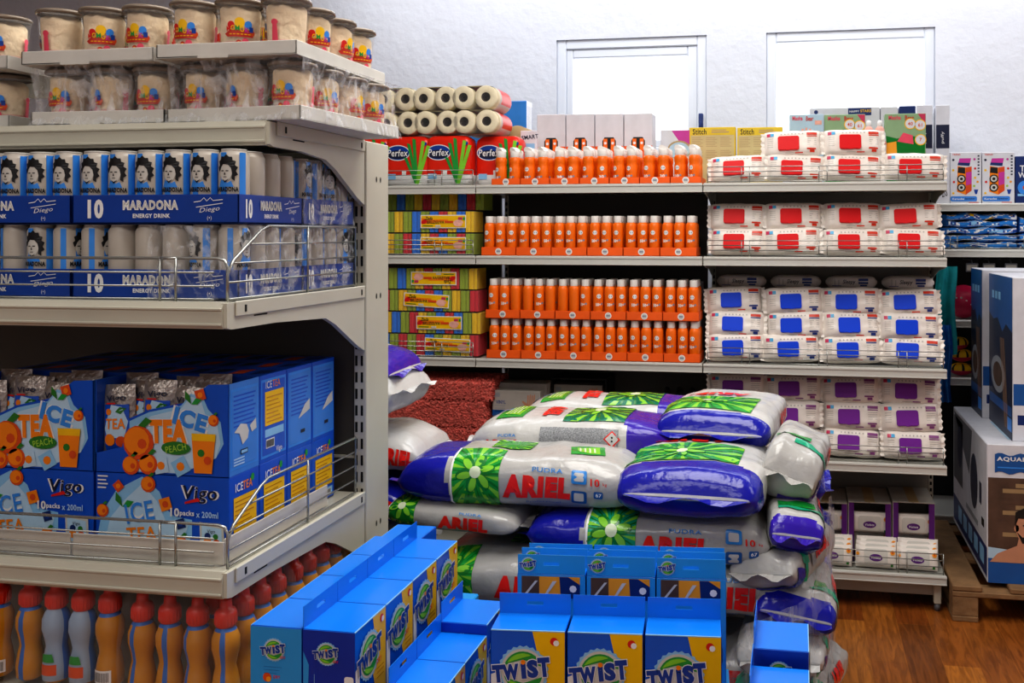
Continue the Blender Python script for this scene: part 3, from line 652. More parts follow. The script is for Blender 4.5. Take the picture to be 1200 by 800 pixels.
# ---------------------------------------------------------------- juice bottles under the gondola
BH = .205
def make_jb(v):
    def mk():
        t = thing('juice_bottle', 'x', 'bottle', (0, 0, 0), 0, 'childrens juice bottles with red caps')
        b = MB(); prof = [(.020, 0), (.0265, .006), (.0275, .03), (.0235, .055), (.0198, .072), (.023, .09), (.0275, .108), (.027, .128), (.021, .143), (.0155, .15), (.0155, .158)]
        if v == 0: mf = lambda i, k: 'juice' if i < 8 else 'label_blue'
        elif v == 1: mf = lambda i, k: ('label_blue' if (k < .04 or k > .96 or i > 7) else 'juice')
        else: mf = lambda i, k: ('label_pale' if (k < .2 or k > .8) else 'label_blue') if i > 0 else 'juice'
        b.lathe(prof, 'juice', 32, mf=mf); b_ = b
        if v == 2:
            q = b_; f0 = CYL(.0272); q.drect(-.018, .018, .018, .04, f0, 'deep_orange', 1, .006); q.dpoly([(-.014, .045), (.014, .045), (.01, .062), (-.01, .062)], f0, 'green', 1, .006)
        if v == 0:
            q = b_; f0 = CYL(.0277); q.drect(-.02, .02, .012, .038, f0, 'white', 1, .006)
            for k in range(12): q.drect(-.016+k*.0027, -.0148+k*.0027, .015, .034, f0, 'ink', 2)
        b.build('bottle_body', t)
        c = MB(); c.lathe([(.0185, .150), (.0185, .152), (.0205, .154), (.0215, .176), (.0185, .183), (.0125, .186), (.0115, .197), (.0105, .203), (.008, .205)], 'cap_red', 20)
        for k in range(20):
            a = 2*PI*k/20; c.box(.0208*math.sin(a)-.0008, .0208*math.sin(a)+.0008, -.0208*math.cos(a)-.0008, -.0208*math.cos(a)+.0008, .155, .175, 'cap_red')
        c.build('bottle_cap', t)
        return t
    return Proto(mk)
JB = [make_jb(0), make_jb(1), make_jb(2)]
by0 = 1.762; xs0 = GX-.035
seq = [1, 1, 1, 1, 0, 2, 2, 1, 0, 2]
for k in range(10):
    x = xs0-.062*k-(.012 if k > 3 else 0)-(.012 if k > 7 else 0)
    JB[seq[k]].put((x, by0+.03, GZD+(.0 if k < 4 else .012)), (.3, -.5, .2, -.2, 0, 0, 0, 0, .4, 0)[k], f'red capped juice bottle, {ORD[k]} from the gondola corner in the front row')
for k in range(1, 9):
    for c in range(2 if k < 5 else 1):
        JB[(k+c) % 2].put((xs0-c*.062, by0+.03+.064*k+(.01 if k > 3 else 0)+(.01 if k > 7 else 0), GZD), .4*k+PI/2, f'red capped juice bottle, {ORD[k]} from the front along the gondola end, {"outer" if c == 0 else "inner"} line')
def shrink(x0, x1, y0, y1, h, label, top=.17):
    b = MB(); cx = (x0+x1)/2; cy = (y0+y1)/2
    def fn(u, v):
        p = [(x0, y0), (x1, y0), (x1, y1), (x0, y1), (x0, y0)]; a = v*4; i = min(int(a), 3); q = a-i
        x = p[i][0]+(p[i+1][0]-p[i][0])*q; y = p[i][1]+(p[i+1][1]-p[i][1])*q
        s = 1-.10*max(0, (u-.72)/.28)**1.5; n = noise.noise(Vector((x*35, y*35, u*4)))*.004
        return ((x-cx)*s+n, (y-cy)*s+n, u*h)
    b.grid(fn, 14, 72, 'bottle_film'); b.add([((x-cx)*.9, (y-cy)*.9, h) for x, y in ((x0, y0), (x1, y0), (x1, y1), (x0, y1))], [(0, 1, 2, 3)], 'bottle_film')
    tag(b.build('shrink_wrap', None, (cx, cy, GZD+.001)), label, 'film', 'clear film around juice bottle packs')
shrink(xs0-.218, xs0+.03, by0-.003, by0+.252, .208, 'clear shrink film around the corner pack of juice bottles')
shrink(xs0-.48, xs0-.226, by0-.003, by0+.252, .222, 'clear shrink film around the second pack of juice bottles from the corner')
shrink(xs0-.095, xs0+.03, by0+.262, by0+.505, .208, 'clear shrink film around the middle pack of juice bottles along the end')
# ---------------------------------------------------------------- candy floss cups on the gondola top
def make_cup(turn):
    def mk():
        t = thing('candy_floss_cup', 'x', 'cup', (0, 0, 0), 0, 'clear cups of candy floss on the gondola top'); H = .118; r0, r1 = .040, .048
        b = MB(); b.lathe([(r0-.002, 0), (r0, .003), (r1, H-.012), (r1+.002, H-.010), (r1+.002, H)], 'cup_clear', 32); b.build('cup_body', t)
        c = MB()
        def ff(u, v):
            z = .004+(H-.026)*min(u*1.25, 1); r = (r0-.003)+(r1-r0-.001)*z/H
            if u > .8: q = (u-.8)/.2; r *= max(.0, 1-q**2)**.5; z += .012*q
            a = 2*PI*v; p = Vector((math.sin(a), -math.cos(a), z*12)); r *= 1+.05*noise.noise(p*3+Vector((turn*9, 0, 0)))-.02
            return (r*math.sin(a), -r*math.cos(a), z+.008*noise.noise(p*2)*(u > .7))
        c.grid(ff, 16, 28, 'candy', closed_v=True, mf=lambda u, v: 'candy_pink' if u < .28 else 'candy'); c.build('candy_floss', t)
        l = MB(); l.lathe([(r1+.0005, H-.004), (r1+.0045, H-.003), (r1+.005, H+.002), (r1+.002, H+.005), (r1-.004, H+.004), (r1-.008, H+.001), (.0, H+.001)], 'lid_clear', 32, cap=False); l.build('lid', t)
        d = MB(); rr = lambda z: r0+(r1-r0)*z/H+.0006
        f = lambda a, z, l_: Vector(((rr(z)+l_)*math.sin(a/r1+turn), -(rr(z)+l_)*math.cos(a/r1+turn), z)); F = .008
        d.ddisc(-.019, .066, .008, f, 'red', 1, 12, fine=F); d.ddisc(0, .071, .011, f, 'yellow', 2, 14, fine=F); d.ddisc(.019, .067, .0085, f, 'sky_blue', 1, 12, fine=F)
        d.dpoly([(-.034, .047), (-.028, .041), (.03, .041), (.034, .05), (.018, .056), (-.02, .056)], f, 'towel_red', 2, F)
        for k, (ch, m) in enumerate(zip('MOMOKI', ('red', 'yellow', 'green', 'yellow', 'magenta', 'royal'))): d.dtext(ch, -.024+k*.0098, .0575+.002*math.sin(k*1.2), .011, f, m, 4, w=.0088, bold=.06)
        for k in range(6): d.drect(-.022+k*.008, -.0165+k*.008, .0455, .0475, f, 'yellow', 4)
        d.ddisc(-.002, .028, .007, f, 'towel_red', 1, 12, fine=F); d.ddisc(.013, .031, .008, f, 'pink', 1, 12, fine=F); d.ddisc(-.002, .028, .0035, f, 'yellow', 2, 8); d.ddisc(.028, .05, .006, f, 'deep_orange', 3, 10)
        d.build('label', t); d = MB()
        d.dpoly([(.077, .068), (.08, .063), (.079, .05), (.077, .015), (.094, .015), (.092, .05), (.091, .063), (.094, .068), (.091, .073), (.085, .075), (.079, .073)], f, 'pink', 1, F)
        d.build('label', t)
        return t
    return Proto(mk)
CU = [make_cup(0), make_cup(.5), make_cup(-.6), make_cup(-1.85)]
def make_ctray(w, d):
    def mk():
        b = MB(); h = .030; b.box(0, w, 0, d, 0, .003, 'card_white')
        b.box(0, w, 0, .004, 0, h, 'card_white', .001); b.box(0, w, d-.004, d, 0, h, 'card_white', .001); b.box(0, .004, 0, d, 0, h, 'card_white', .001); b.box(w-.004, w, 0, d, 0, h, 'card_white', .001)
        b.box(w*.3, w*.52, -.0008, 0, -.002, .004, 'card_white'); b.drect(w*.52, w*.98, .001, .002, FR(0), 'grey_card', 1)
        return tag(b.build('cup_tray'), 'x', 'tray', 'white card trays under candy floss cups')
    return Proto(mk)
CT = make_ctray(.325, .44)
def cup_block(cr, yf, z, rz, nx, rows, label, tier, film):
    """tray whose front right corner stands at (cr, yf)"""
    R = Matrix.Translation((cr, yf, z)) @ Matrix.Rotation(rz, 4, 'Z'); w = .325; d = .44
    CT.put(R @ Vector((-w, 0, 0)), rz, f'white card tray, {label} of the {tier} tier of candy floss cups')
    for j in range(rows):
        for i in range(nx):
            if j > 1 and i > 0: continue
            x = -.054-i*.108; y = .056+j*.108
            tv = {0: 0, 1: 1, 2: 0}[(i+j*2) % 3]
            if (i, j) == (0, 0): tv = 3 if tier == 'upper' and 'right' in label else 0
            if 'left' in label and i == 2 and j == 0 and tier == 'upper': tv = 3
            if tier == 'lower' and i == 1 and j == 0: tv = 2
            CU[tv].put(R @ Vector((x, y, .003)), rz+(-.0 if j == 0 else (.9 if i == 0 else .3)), f'candy floss cup, {ORD[i]} from right in {ORD[j]} row of {tier} {label}')
    if film:
        b = MB(); x0, x1, y0, y1 = -w-.004, .004, -.004, d+.004; cx = (x0+x1)/2; cy = (y0+y1)/2
        def fw(u, v):
            p = [(x0, y0), (x1, y0), (x1, y1), (x0, y1), (x0, y0)]; a = v*4; i = min(int(a), 3); q = a-i
            x = p[i][0]+(p[i+1][0]-p[i][0])*q; y = p[i][1]+(p[i+1][1]-p[i][1])*q
            n = noise.noise(Vector((x*22, y*22, u*3+cr)))*.006
            s = 1-.05*math.sin(u*PI)-.01*u
            return ((x-cx)*s+n, (y-cy)*s+n, u*.132)
        b.grid(fw, 12, 96, 'stretch')
        b.add([((x-cx)*.98, (y-cy)*.98, .1325) for x, y in ((x0, y0), (x1, y0), (x1, y1), (x0, y1))], [(0, 1, 2, 3)], 'shrink')
        tag(b.build('stretch_film', None, R @ Vector((cx, cy, .0)), rz), f'wrinkled clear stretch film around the lower tray, {label}', 'film')
zt = GZA+.001
yl = lambda px, Y: X(px, Y)
Y0 = 1.895
cup_block(X(352, Y0), Y0, zt, -.07, 3, 4, 'right hand tray', 'lower', True)
cup_block(X(193, Y0+.02), Y0+.02, zt, .02, 3, 2, 'left hand tray', 'lower', True)
cup_block(X(11, Y0+.05), Y0+.05, zt, 0, 1, 1, 'outermost left tray', 'lower', False)
zu = zt+.134
cup_block(X(348, Y0-.01), Y0-.01, zu, 0, 3, 4, 'right hand tray', 'upper', False)
cup_block(X(180, Y0), Y0, zu-.002, 0, 3, 2, 'left hand tray', 'upper', False)
cup_block(X(9, Y0+.02), Y0+.02, zu-.004, 0, 1, 1, 'outermost left tray', 'upper', False)
# ---------------------------------------------------------------- orange spray bottles
def make_spray(kind):
    def mk():
        if kind == 'pump':
            h, r = .150, .026
            b = MB(); b.lathe([(r-.003, 0), (r, .005), (r, .075), (r*.9, .085), (r, .095), (r, .112), (r*.8, .124)], 'spray_orange', 16)
        else:
            h, r = .172, .0235
            b = MB(); b.lathe([(r-.002, 0), (r, .004), (r, .125), (r*.93, .136), (r*.74, .142)], 'spray_orange', 16)
        f = CYL(r)
        zc = .062 if kind == 'pump' else .095
        if kind != 'plain':
            b.ddisc(0, zc+.004, .0100, f, 'white', 1, 14, fine=.008); b.drect(-.006, .006, zc+.001, zc+.007, f, 'logo_grey', 2)
            t = {'pump': '30', 'spray': '50+'}[kind]
            b.dtext(t, -.003, zc-.032, .014, f, 'white', 1, w=.023, bold=.12); b.ddisc(.014, zc-.029, .005, f, 'logo_grey', 1, 8)
            b.dpoly([(-.006, zc-.016), (.006, zc-.012), (.004, zc-.018)], f, 'towel_red', 1); b.drect(-.01, -.002, zc-.019, zc-.018, f, 'mark_red', 1)
        else:
            b.drect(-.016, .016, zc+.028, zc+.030, f, 'tray_orange', 1)
        o = b.build('spray_bottle'); tag(o, 'x', 'bottle', 'orange sun spray bottles with white caps')
        c = MB()
        if kind == 'pump':
            c.lathe([(.0215, .118), (.0225, .12), (.0225, .146), (.0215, .148)], 'cap_white', 14)
            c.prism([(-.021, .146), (.021, .146), (.016, .156), (-.004, .166), (-.016, .166), (-.021, .158)], -.014, .014, 'cap_white', 'y')
        else: c.lathe([(.0175, .142), (.0178, .144), (.0175, h-.003), (.0165, h)], 'cap_white', 14)
        c.build('cap', o); return o
    return Proto(mk)
SP = {k: make_spray(k) for k in ('pump', 'spray', 'plain')}
def tray_proto(w, d, h):
    def mk():
        b = MB(); b.box(0, w, 0, d, 0, .002, 'tray_orange')
        for q in ((0, w, 0, .002), (0, w, d-.002, d), (0, .002, 0, d), (w-.002, w, 0, d)): b.box(*q, 0, h, 'tray_orange', .0006)
        f = FR(0); b.ddisc(w/2, h*.5, .0145, f, 'white', 1, 18); b.ddisc(w/2, h*.5, .011, f, 'card_white', 2, 14); b.dtext('sun', w/2, h*.5, .007, f, 'logo_grey', 3, w=.016, bold=.03) if False else b.drect(w/2-.008, w/2+.008, h*.5-.003, h*.5+.004, f, 'logo_grey', 3)
        return tag(b.build('bottle_tray'), 'x', 'tray', 'orange card trays of spray bottles')
    return Proto(mk)
YG = YF+.018
xl, xr = X(576, YG), X(822, YG)
n = 7; w = (xr-xl)/n; TR = tray_proto(w-.002, .22, .028)
for k in range(n):
    TR.put((xl+k*w, YG, Z1), 0, f'low orange card tray, {ORD[k]} from the left on the top shelf')
    for j in range(3):
        for i in range(2):
            SP['pump'].put((xl+k*w+w*(.27+.46*i)+.004*random.uniform(-1, 1), YG+.034+j*.062, Z1+.003), (random.uniform(-.7, .3) if j == 0 else 0),
                f'plump orange bottle with slanted white cap, {ORD[2*k+i]} from left, {("front","middle","back")[j]} row, top shelf')
def sprayrow(xl, xr, z, n, shelfname, plain, yo=0, rows=3):
    w = (xr-xl)/n; P = trays.setdefault(round(w, 3), tray_proto(w-.002, .17, .037))
    for k in range(n):
        P.put((xl+k*w, YG+yo, z), 0, f'orange card tray with round white logo, {ORD[k]} from left, {shelfname}')
        for j in range(rows):
            for i in range(3):
                q = 3*k+i; kd = 'plain' if (q in plain and j == 0) else 'spray'
                SP[kd].put((xl+k*w+w*(.18+.32*i), YG+yo+.03+j*.052, z+.003), random.uniform(-.35, .35) if kd == 'spray' else 0,
                    f'slim orange spray bottle, {ORD[q]} from left, {("front","middle","back")[j]} row, {shelfname}')
trays = {}
sprayrow(X(564, YG), X(817, YG), Z2, 6, 'second shelf', [])
sprayrow(X(570, YG), X(821, YG), Z3, 6, 'third shelf lower tier', [])
sprayrow(X(569, YG), X(820, YG), Z3+.178, 6, 'third shelf upper tier', [2, 3, 5, 6, 7])
b = MB(); x0, x1 = X(745, 4.45), X(823, 4.45)
for i, (a, c) in enumerate(((x0, (x0+x1)/2-.002), ((x0+x1)/2+.002, x1))):
    b = MB(); b.box(0, c-a, 0, .12, 0, .335, 'grey_carton', .002); b.drect(.02, c-a-.02, .29, .31, FR(0), 'grey_card', 1)
    tag(b.build('carton', None, (a, 4.40, Z3)), f'plain grey carton behind the spray bottles, {("left","right")[i]} of the two', 'carton')
# ---------------------------------------------------------------- packs of wet wipes
def make_wipe(lid, mark, dark=None):
    def mk():
        o = None; W, H, D = .236, .118, .055
        def prof(u, v):           # u along width 0..1, v up 0..1 -> thickness
            return D/2*max(0, 1-abs(2*u-1)**7)**.5*max(0, 1-abs(2*v-1)**4)**.5
        def wr(u, v): return noise.noise(Vector((u*7, v*5, len(lid)*3)))*.006
        def sx(u, v): return (u-.5)*W
        def hh(u, v): return H*(v-.5)*(1-.10*abs(2*u-1)**5)
        b = MB()
        b.grid(lambda u, v: (sx(u, v), -prof(u, v)+wr(u, v)*.6, H/2+hh(u, v)+wr(v, u)*.5), 22, 12, 'wipe_white')
        b.grid(lambda u, v: (sx(1-u, v), prof(u, v)+wr(u, v)*.6, H/2+hh(u, v)), 14, 8, 'wipe_white')
        for s_ in (-1, 1):        # crimped, saw edged end seals
            vs = []; n = 9
            for k in range(n+1):
                z = H*(k/n)*.86+H*.07
                vs.append((s_*(W/2-.006), .0+.002*(k % 2), z)); vs.append((s_*(W/2+.014+(.004 if k % 2 else -.002)), .004*math.sin(k*1.7), z))
            b.add(vs, [(2*k, 2*k+1, 2*k+3, 2*k+2) if s_ > 0 else (2*k, 2*k+2, 2*k+3, 2*k+1) for k in range(n)], 'wipe_white')
        F = lambda x, z, l: Vector((x, -prof(x/W+.5, z/H)+wr(x/W+.5, z/H)*.6-.0012-l, z)); G = .012
        b.dtext('SATISEN', .0, H*.80, .009, F, 'wipe_grey', 1, w=.1, fine=G) if False else [b.ddisc(-.045+k*.015, H*.80, .0035, F, 'wipe_grey', 1, 6) for k in range(7)]
        b.drect(.062, .105, H*.74, H*.84, F, mark, 1, G); b.drect(.062, .105, H*.68, H*.715, F, dark or mark, 1, G)
        for k in range(4): b.drect(.064, .102, H*.60-k*.009, H*.60-k*.009+.0022, F, 'wipe_grey', 1)
        b.drect(.062, .100, H*.20, H*.25, F, dark or mark, 1, G); b.drect(.074, .094, H*.10, H*.185, F, dark or mark, 1, G)
        b.drect(-.107, -.092, H*.72, H*.84, F, 'mark_pink', 1, G); b.drect(-.092, -.077, H*.72, H*.84, F, 'mark_cyan', 1, G)
        for k in range(5): b.drect(-.105, -.08, H*.62-k*.009, H*.62-k*.009+.002, F, 'wipe_grey', 1)
        b.drect(-.03, .01, H*.085, H*.105, F, 'wipe_grey', 1, G); b.drect(.012, .045, H*.08, H*.115, F, mark, 1, G)
        b.dtext('Sleepy', -.02, H*1.0-.004, .012, lambda x, z, l: Vector((x, -.006+(z-H)*.6, H+.0+.0016-abs(x)*.02)), 'ink', 1, w=.05, shear=.3, bold=.02)
        o = b.build('wipes_pack'); tag(o, 'x', 'wipes', 'packs of wet wipes on the right bay')
        c = MB(); cx, cz = -.015, H*.44; t = .007
        base = -D/2-.001
        pts = []; r = .009; x0, x1, z0, z1 = cx-.045, cx+.045, cz-.030, cz+.032
        for px, pz, a0 in ((x1-r, z0+r, -PI/2), (x1-r, z1-r, 0), (x0+r, z1-r, PI/2), (x0+r, z0+r, PI)):
            for k in range(5): pts.append((px+r*math.cos(a0+k*PI/8), pz+r*math.sin(a0+k*PI/8)))
        c.prism(pts[::-1], base-t+.003, base+.008, lid, 'y')
        pt2 = [(cx+(x-cx)*.96, cz+(z-cz)*.94) for x, z in pts]
        c.prism(pt2[::-1], base-t+.0015, base-t+.003, lid, 'y'); c.box(cx-.008, cx+.008, base-t, base-t+.002, z0-.002, z0+.004, lid, .0008)
        c.build('lid', o); return o
    return Proto(mk)
WP = {'red': make_wipe('lid_red', 'mark_red'), 'blue': make_wipe('lid_blue', 'mark_red', 'mark_blue'), 'purple': make_wipe('lid_purple', 'mark_purple')}
XW0, XW1 = X(828, YG), X(1106, YG); PW = (XW1-XW0)/4
def wipes(col, z, tiers, cols, shelfn, tn, dy=.028, dz=.108):
    for t_ in range(tiers):
        for c_ in cols[t_]:
            x = XW0+PW*(c_+.5)+random.uniform(-.009, .009)
            WP[col].put((x, YG+.058+t_*dy+random.uniform(-.006, .006), z+.004+t_*dz), 0,
                f'white wipes pack with {col} lid, {ORD[c_]} from left, {tn[t_]} row of {shelfn}', rot=(random.uniform(-.34, -.18), random.uniform(-.045, .045), random.uniform(-.09, .09)), scale=(1.0, 1.15, random.uniform(1.0, 1.06)))
al = range(4)
wipes('red', Z1, 2, [al, (1, 2)], 'top shelf', ['bottom', 'upper'])
wipes('red', Z2, 2, [al, al], 'second shelf', ['bottom', 'upper'])
wipes('blue', Z3, 3, [al, al, al], 'third shelf', ['bottom', 'middle', 'upper'], dz=.100)
wipes('purple', Z4, 3, [al, al, al], 'fourth shelf', ['bottom', 'middle', 'upper'], dz=.109)
# lying packs at the back of the third shelf, logo side out
def flat_wipe():
    b = MB(); W, D, H = .225, .11, .062
    b.grid(lambda u, v: ((u-.5)*W*1.0, (D/2)*math.cos(2*PI*v)*(abs(math.cos(2*PI*v))**-.35 if abs(math.cos(2*PI*v)) > .02 else 1)*max(.1, 1-abs(2*u-1)**6), H/2+H/2*math.sin(2*PI*v)*(abs(math.sin(2*PI*v))**-.35 if abs(math.sin(2*PI*v)) > .02 else 1)*max(.03, 1-abs(2*u-1)**5)**.5+.002*noise.noise(Vector((u*8, v*8, 0)))), 20, 24, 'wipe_white', closed_v=True)
    f = FR(-D/2-.0035); b.dtext('Sleepy', -.012, H*.52, .024, f, 'ink', 1, w=.055, shear=.3, bold=.02); b.drect(.028, .07, H*.62, H*.8, f, 'mark_blue', 1); b.drect(.028, .07, H*.42, H*.55, f, 'mark_blue', 1); b.drect(.035, .065, H*.25, H*.36, f, 'mark_blue', 1)
    b.drect(-.085, -.045, H*.25, H*.29, f, 'mark_blue', 1); b.drect(-.075, -.072, H*.3, H*.75, f, 'wipe_grey', 1); b.drect(-.058, -.055, H*.3, H*.7, f, 'wipe_grey', 1); b.drect(-.04, .02, H*.2, H*.22, f, 'wipe_grey', 1)
    return tag(b.build('wipes_pack'), 'x', 'wipes', 'packs of wet wipes on the right bay')
FW = Proto(flat_wipe)
for c_ in al:
    FW.put((XW0+PW*(c_+.5)+.01, YG+.30, Z3+.307), 0, f'wipes pack lying flat with black logo, {ORD[c_]} from left, top of third shelf')
for c_ in al:
    b = MB(); b.box(-.1, .1, -.06, .06, 0, .302, 'card_white', .003); tag(b.build('carton', None, (XW0+PW*(c_+.5)+.01, YG+.315, Z3)), f'white carton under a flat wipes pack, {ORD[c_]} from left on third shelf', 'carton')
# ---------------------------------------------------------------- bottom shelf wipes with purple oval
def make_viol():
    def mk():
        W, H, D = .165, .088, .04; b = MB()
        pr = lambda u, v: D/2*max(0, 1-abs(2*u-1)**6)**.5*max(0, 1-abs(2*v-1)**4)**.5
        b.grid(lambda u, v: ((u-.5)*W, -pr(u, v)+.002*noise.noise(Vector((u*8, v*6, 4))), v*H), 18, 10, 'wipe_white')
        b.grid(lambda u, v: ((.5-u)*W, pr(u, v), v*H), 10, 6, 'wipe_white')
        F = lambda x, z, l: Vector((x, -pr(x/W+.5, z/H)-.0015-l, z))
        b.ddisc(.0, H*.45, .027, F, 'violeta', 2, 18, .0145, fine=.012); b.dtext('Violeta', 0, H*.45, .010, F, 'white', 4, w=.038, bold=.03, shear=.2)
        b.drr(-.048, .048, H*.14, H*.86, .012, F, 'card_white', 1, fine=.012)
        b.ddisc(.068, H*.72, .010, F, 'flower', 2, 10, fine=.01); b.ddisc(.068, H*.72, .004, F, 'deep_orange', 3, 8); b.drect(.06, .07, H*.08, H*.2, F, 'leaf', 2, .01); b.ddisc(-.074, H*.6, .007, F, 'flower', 2, 8)
        return tag(b.build('wipes_pack'), 'x', 'wipes', 'small cream wipes packs with purple oval logo')
    return Proto(mk)
VP_ = make_viol()
for k, (pa, pb) in enumerate(((944, 993.5), (994, 1045), (1046, 1096))):
    yb = YG+.10; x0, x1 = X(pa, yb), X(pb, yb); wv = x1-x0; z1 = ZH(588, x0, yb); zb = Z0+.105
    b = MB(); t = .003; dd = .25
    b.box(0, wv-.002, 0, dd, 0, t, 'grey_card'); b.box(0, t, 0, dd, 0, z1-Z0, 'grey_card'); b.box(wv-.002-t, wv-.002, 0, dd, 0, z1-Z0, 'grey_card'); b.box(0, wv-.002, dd-t, dd, 0, z1-Z0, 'grey_card')
    b.box(0, wv*.47, -.004, dd, z1-Z0, z1-Z0+t, 'grey_card'); b.box(wv*.5, wv-.002, -.004, dd, z1-Z0, z1-Z0+t, 'grey_card')
    b.add([(wv*.38, -.003, z1-Z0+t+.0008), (wv*.62, -.003, z1-Z0+t+.0008), (wv*.62, dd, z1-Z0+t+.0008), (wv*.38, dd, z1-Z0+t+.0008)], [(0, 1, 2, 3)], 'beige')
    f = FR(0); b.dpoly([(t, .1), (.024, .1), (.018, z1-Z0), (t, z1-Z0)], f, 'violeta', 2); b.dpoly([(wv-.024, .1), (wv-t, .1), (wv-t, z1-Z0), (wv-.02, z1-Z0)], f, 'violeta', 2)
    b.box(t, .024, 0, .002, 0, z1-Z0, 'violeta'); b.box(wv-.026, wv-.004, 0, .002, 0, z1-Z0, 'violeta')
    tag(b.build('carton', None, (x0, yb, Z0)), f'open grey carton with purple edges, {ORD[k]} from left on the bottom shelf', 'carton', 'open cartons of wipes on the bottom shelf')
    VP_.put(((x0+x1)/2, yb+.035, Z0+.118), 0, f'cream wipes pack inside the {ORD[k]} open carton from left')
    for j in range(3): 
        if j: VP_.put(((x0+x1)/2, yb+.03+.045, Z0+.03+.0*j) if j == 1 else ((x0+x1)/2, yb+.03+.09, Z0+.1), 0, f'cream wipes pack deep inside the {ORD[k]} open carton, {("lower","upper")[j-1]} one')
for k, px in enumerate((975, 1027, 1076)):
    for j in range(3):
        y = YG+.03+j*.02; VP_.put((X(px, YG)+j*.004, y+.005, Z0+.002+j*.014), 0, f'cream wipes pack leaning by the bottom fence, {ORD[k]} from left, {("front","middle","rear")[j]} one', rot=(-.28, random.uniform(-.03, .03), random.uniform(-.04, .04)))
VP_.put((X(938, YG), YG+.035, Z0+.002), 0, 'cream wipes pack half hidden behind the wrapped bag pile', rot=(-.28, 0, .1))
# ---------------------------------------------------------------- kitchen rolls
def make_twin(cols):
    def mk():
        r = .0545; L = .225; t = thing('kitchen_roll_pack', 'x', 'kitchen rolls', (0, 0, 0), 0, 'twin packs of kitchen rolls lying on the top shelf')
        for s_ in (-1, 1):
            b = MB(); b.T = Matrix.Translation((s_*r*.97, 0, r)) @ Matrix.Rotation(-PI/2, 4, 'X')
            b.lathe([(.021, L), (.021, .0), (.0225, -.001), (r-.004, -.001), (r-.002, .003), (r-.002, L), (.021, L)], 'roll_cream', 22, cap=False, mf=lambda i, k: 'roll_core' if i == 0 else 'roll_cream')
            b.T = b.T @ Matrix.Translation((0, 0, 0))
            b.build('paper_roll', t)
        w = MB(); 
        def st(a):   # stadium outline
            p = 2*PI*a; c = math.cos(p); s_ = math.sin(p)
            return (math.copysign(r*.97, c)*(1 if abs(c) > .05 else abs(c)/.05)+r*c, r+(r)*s_)
        w.grid(lambda u, v: (st(v)[0], .022+u*(L-.03), st(v)[1]), 8, 40, 'perfex_red', closed_v=True, mf=lambda u, v: cols if (u > .25 and u < .95) and math.sin(v*2*PI) > -.5 and not (.45 < u < .55) else ('roll_cream' if u < .14 else 'card_white' if u < .25 else 'bag_lime' if .45 < u < .55 else 'card_white'))
        w.build('wrapper', t)
        f = MB(); f.dpoly([(st(k/32)[0], st(k/32)[1]) for k in range(32)], FR(-.003), 'pack_clear', 0); f.build('clear_end', t)
        return t
    return Proto(mk)
TK = make_twin('perfex_red')
YK = YF+.03; pitch = .222
xk = [X(512-93*1, YK), X(464, YK), X(511, YK), X(560, YK)]
for tier, (pys, pxs) in enumerate((((), (464.5-47, 463, 510, 558)), ((), (461-47, 461, 508, 556)))):
    pass
for k, px in enumerate((418, 465, 511, 557)):
    TK.put((X(px, YK), YK, Z1+.232), 0, f'twin pack of kitchen rolls, {ORD[3-k]} from right in the lower lying row')
for k, px in enumerate((416, 462, 509, 556)):
    TK.put((X(px, YK), YK, Z1+.232+.1085), 0, f'twin pack of kitchen rolls, {ORD[3-k]} from right in the upper lying row')
def make_perfex():
    b = MB(); W, H, D = .215, .225, .115
    def sf(u, v):
        a = 2*PI*v; c, s_ = math.cos(a), math.sin(a); e = .32
        pw = lambda q: math.copysign(abs(q)**e, q); k = 1-.25*abs(2*u-1)**10
        bul = 1
        return (W/2*pw(c)*k, D/2+D/2*pw(s_)*k*bul, u*H)
    b.grid(sf, 18, 36, 'perfex_red', closed_v=True, mf=lambda u, v: 'white' if u < .2 else 'yellow' if u < .235 else 'perfex_red')
    b.add([(x, y, z) for x, y, z in [sf(1, k/36) for k in range(36)]], [tuple(range(36))], 'perfex_red')
    f = FR(.0)
    b.ddisc(-.04, .15, .058, f, 'white', 2, 24, .036); b.ddisc(-.04, .15, .054, f, 'royal', 3, 24, .032); b.ddisc(-.04, .142, .05, f, 'dark_navy', 4, 20, .02)
    b.dtext('Perfex', -.04, .150, .032, f, 'white', 6, w=.098, bold=.04, shear=.1)
    for x0, x1, q in ((.03, .005, .9), (.045, .03, 1), (.05, .075, .95), (.055, .1, .85), (.035, -.01, .6)):
        b.dpoly([(.045, .005), (.06, .005), (x1+.016, .21*q), (x1, .215*q)], f, 'green' if x1 < .05 else 'bag_lime', 5)
    b.ddisc(.09, .19, .010, f, 'royal', 3, 12, .008); b.drect(-.09, -.05, .03, .055, f, 'pale_blue', 3); b.drect(-.02, .0, .03, .07, f, 'white', 3)
    return tag(b.build('kitchen_roll_pack'), 'x', 'kitchen rolls', 'red printed packs of kitchen rolls standing on the shelf')
PF = Proto(make_perfex)
for k, px in enumerate((429, 476, 524)): PF.put((X(px, YK), YK, Z1), 0, f'red pack of kitchen rolls with blue oval logo, {ORD[k]} from left', rz=0) if False else PF.put((X(px, YK), YK, Z1), 0, f'red kitchen roll pack with blue oval logo, {ORD[k]} from left')
PF.put((X(580, YK+.02), YK+.06, Z1), 0, 'red kitchen roll pack half hidden by the orange bottles')
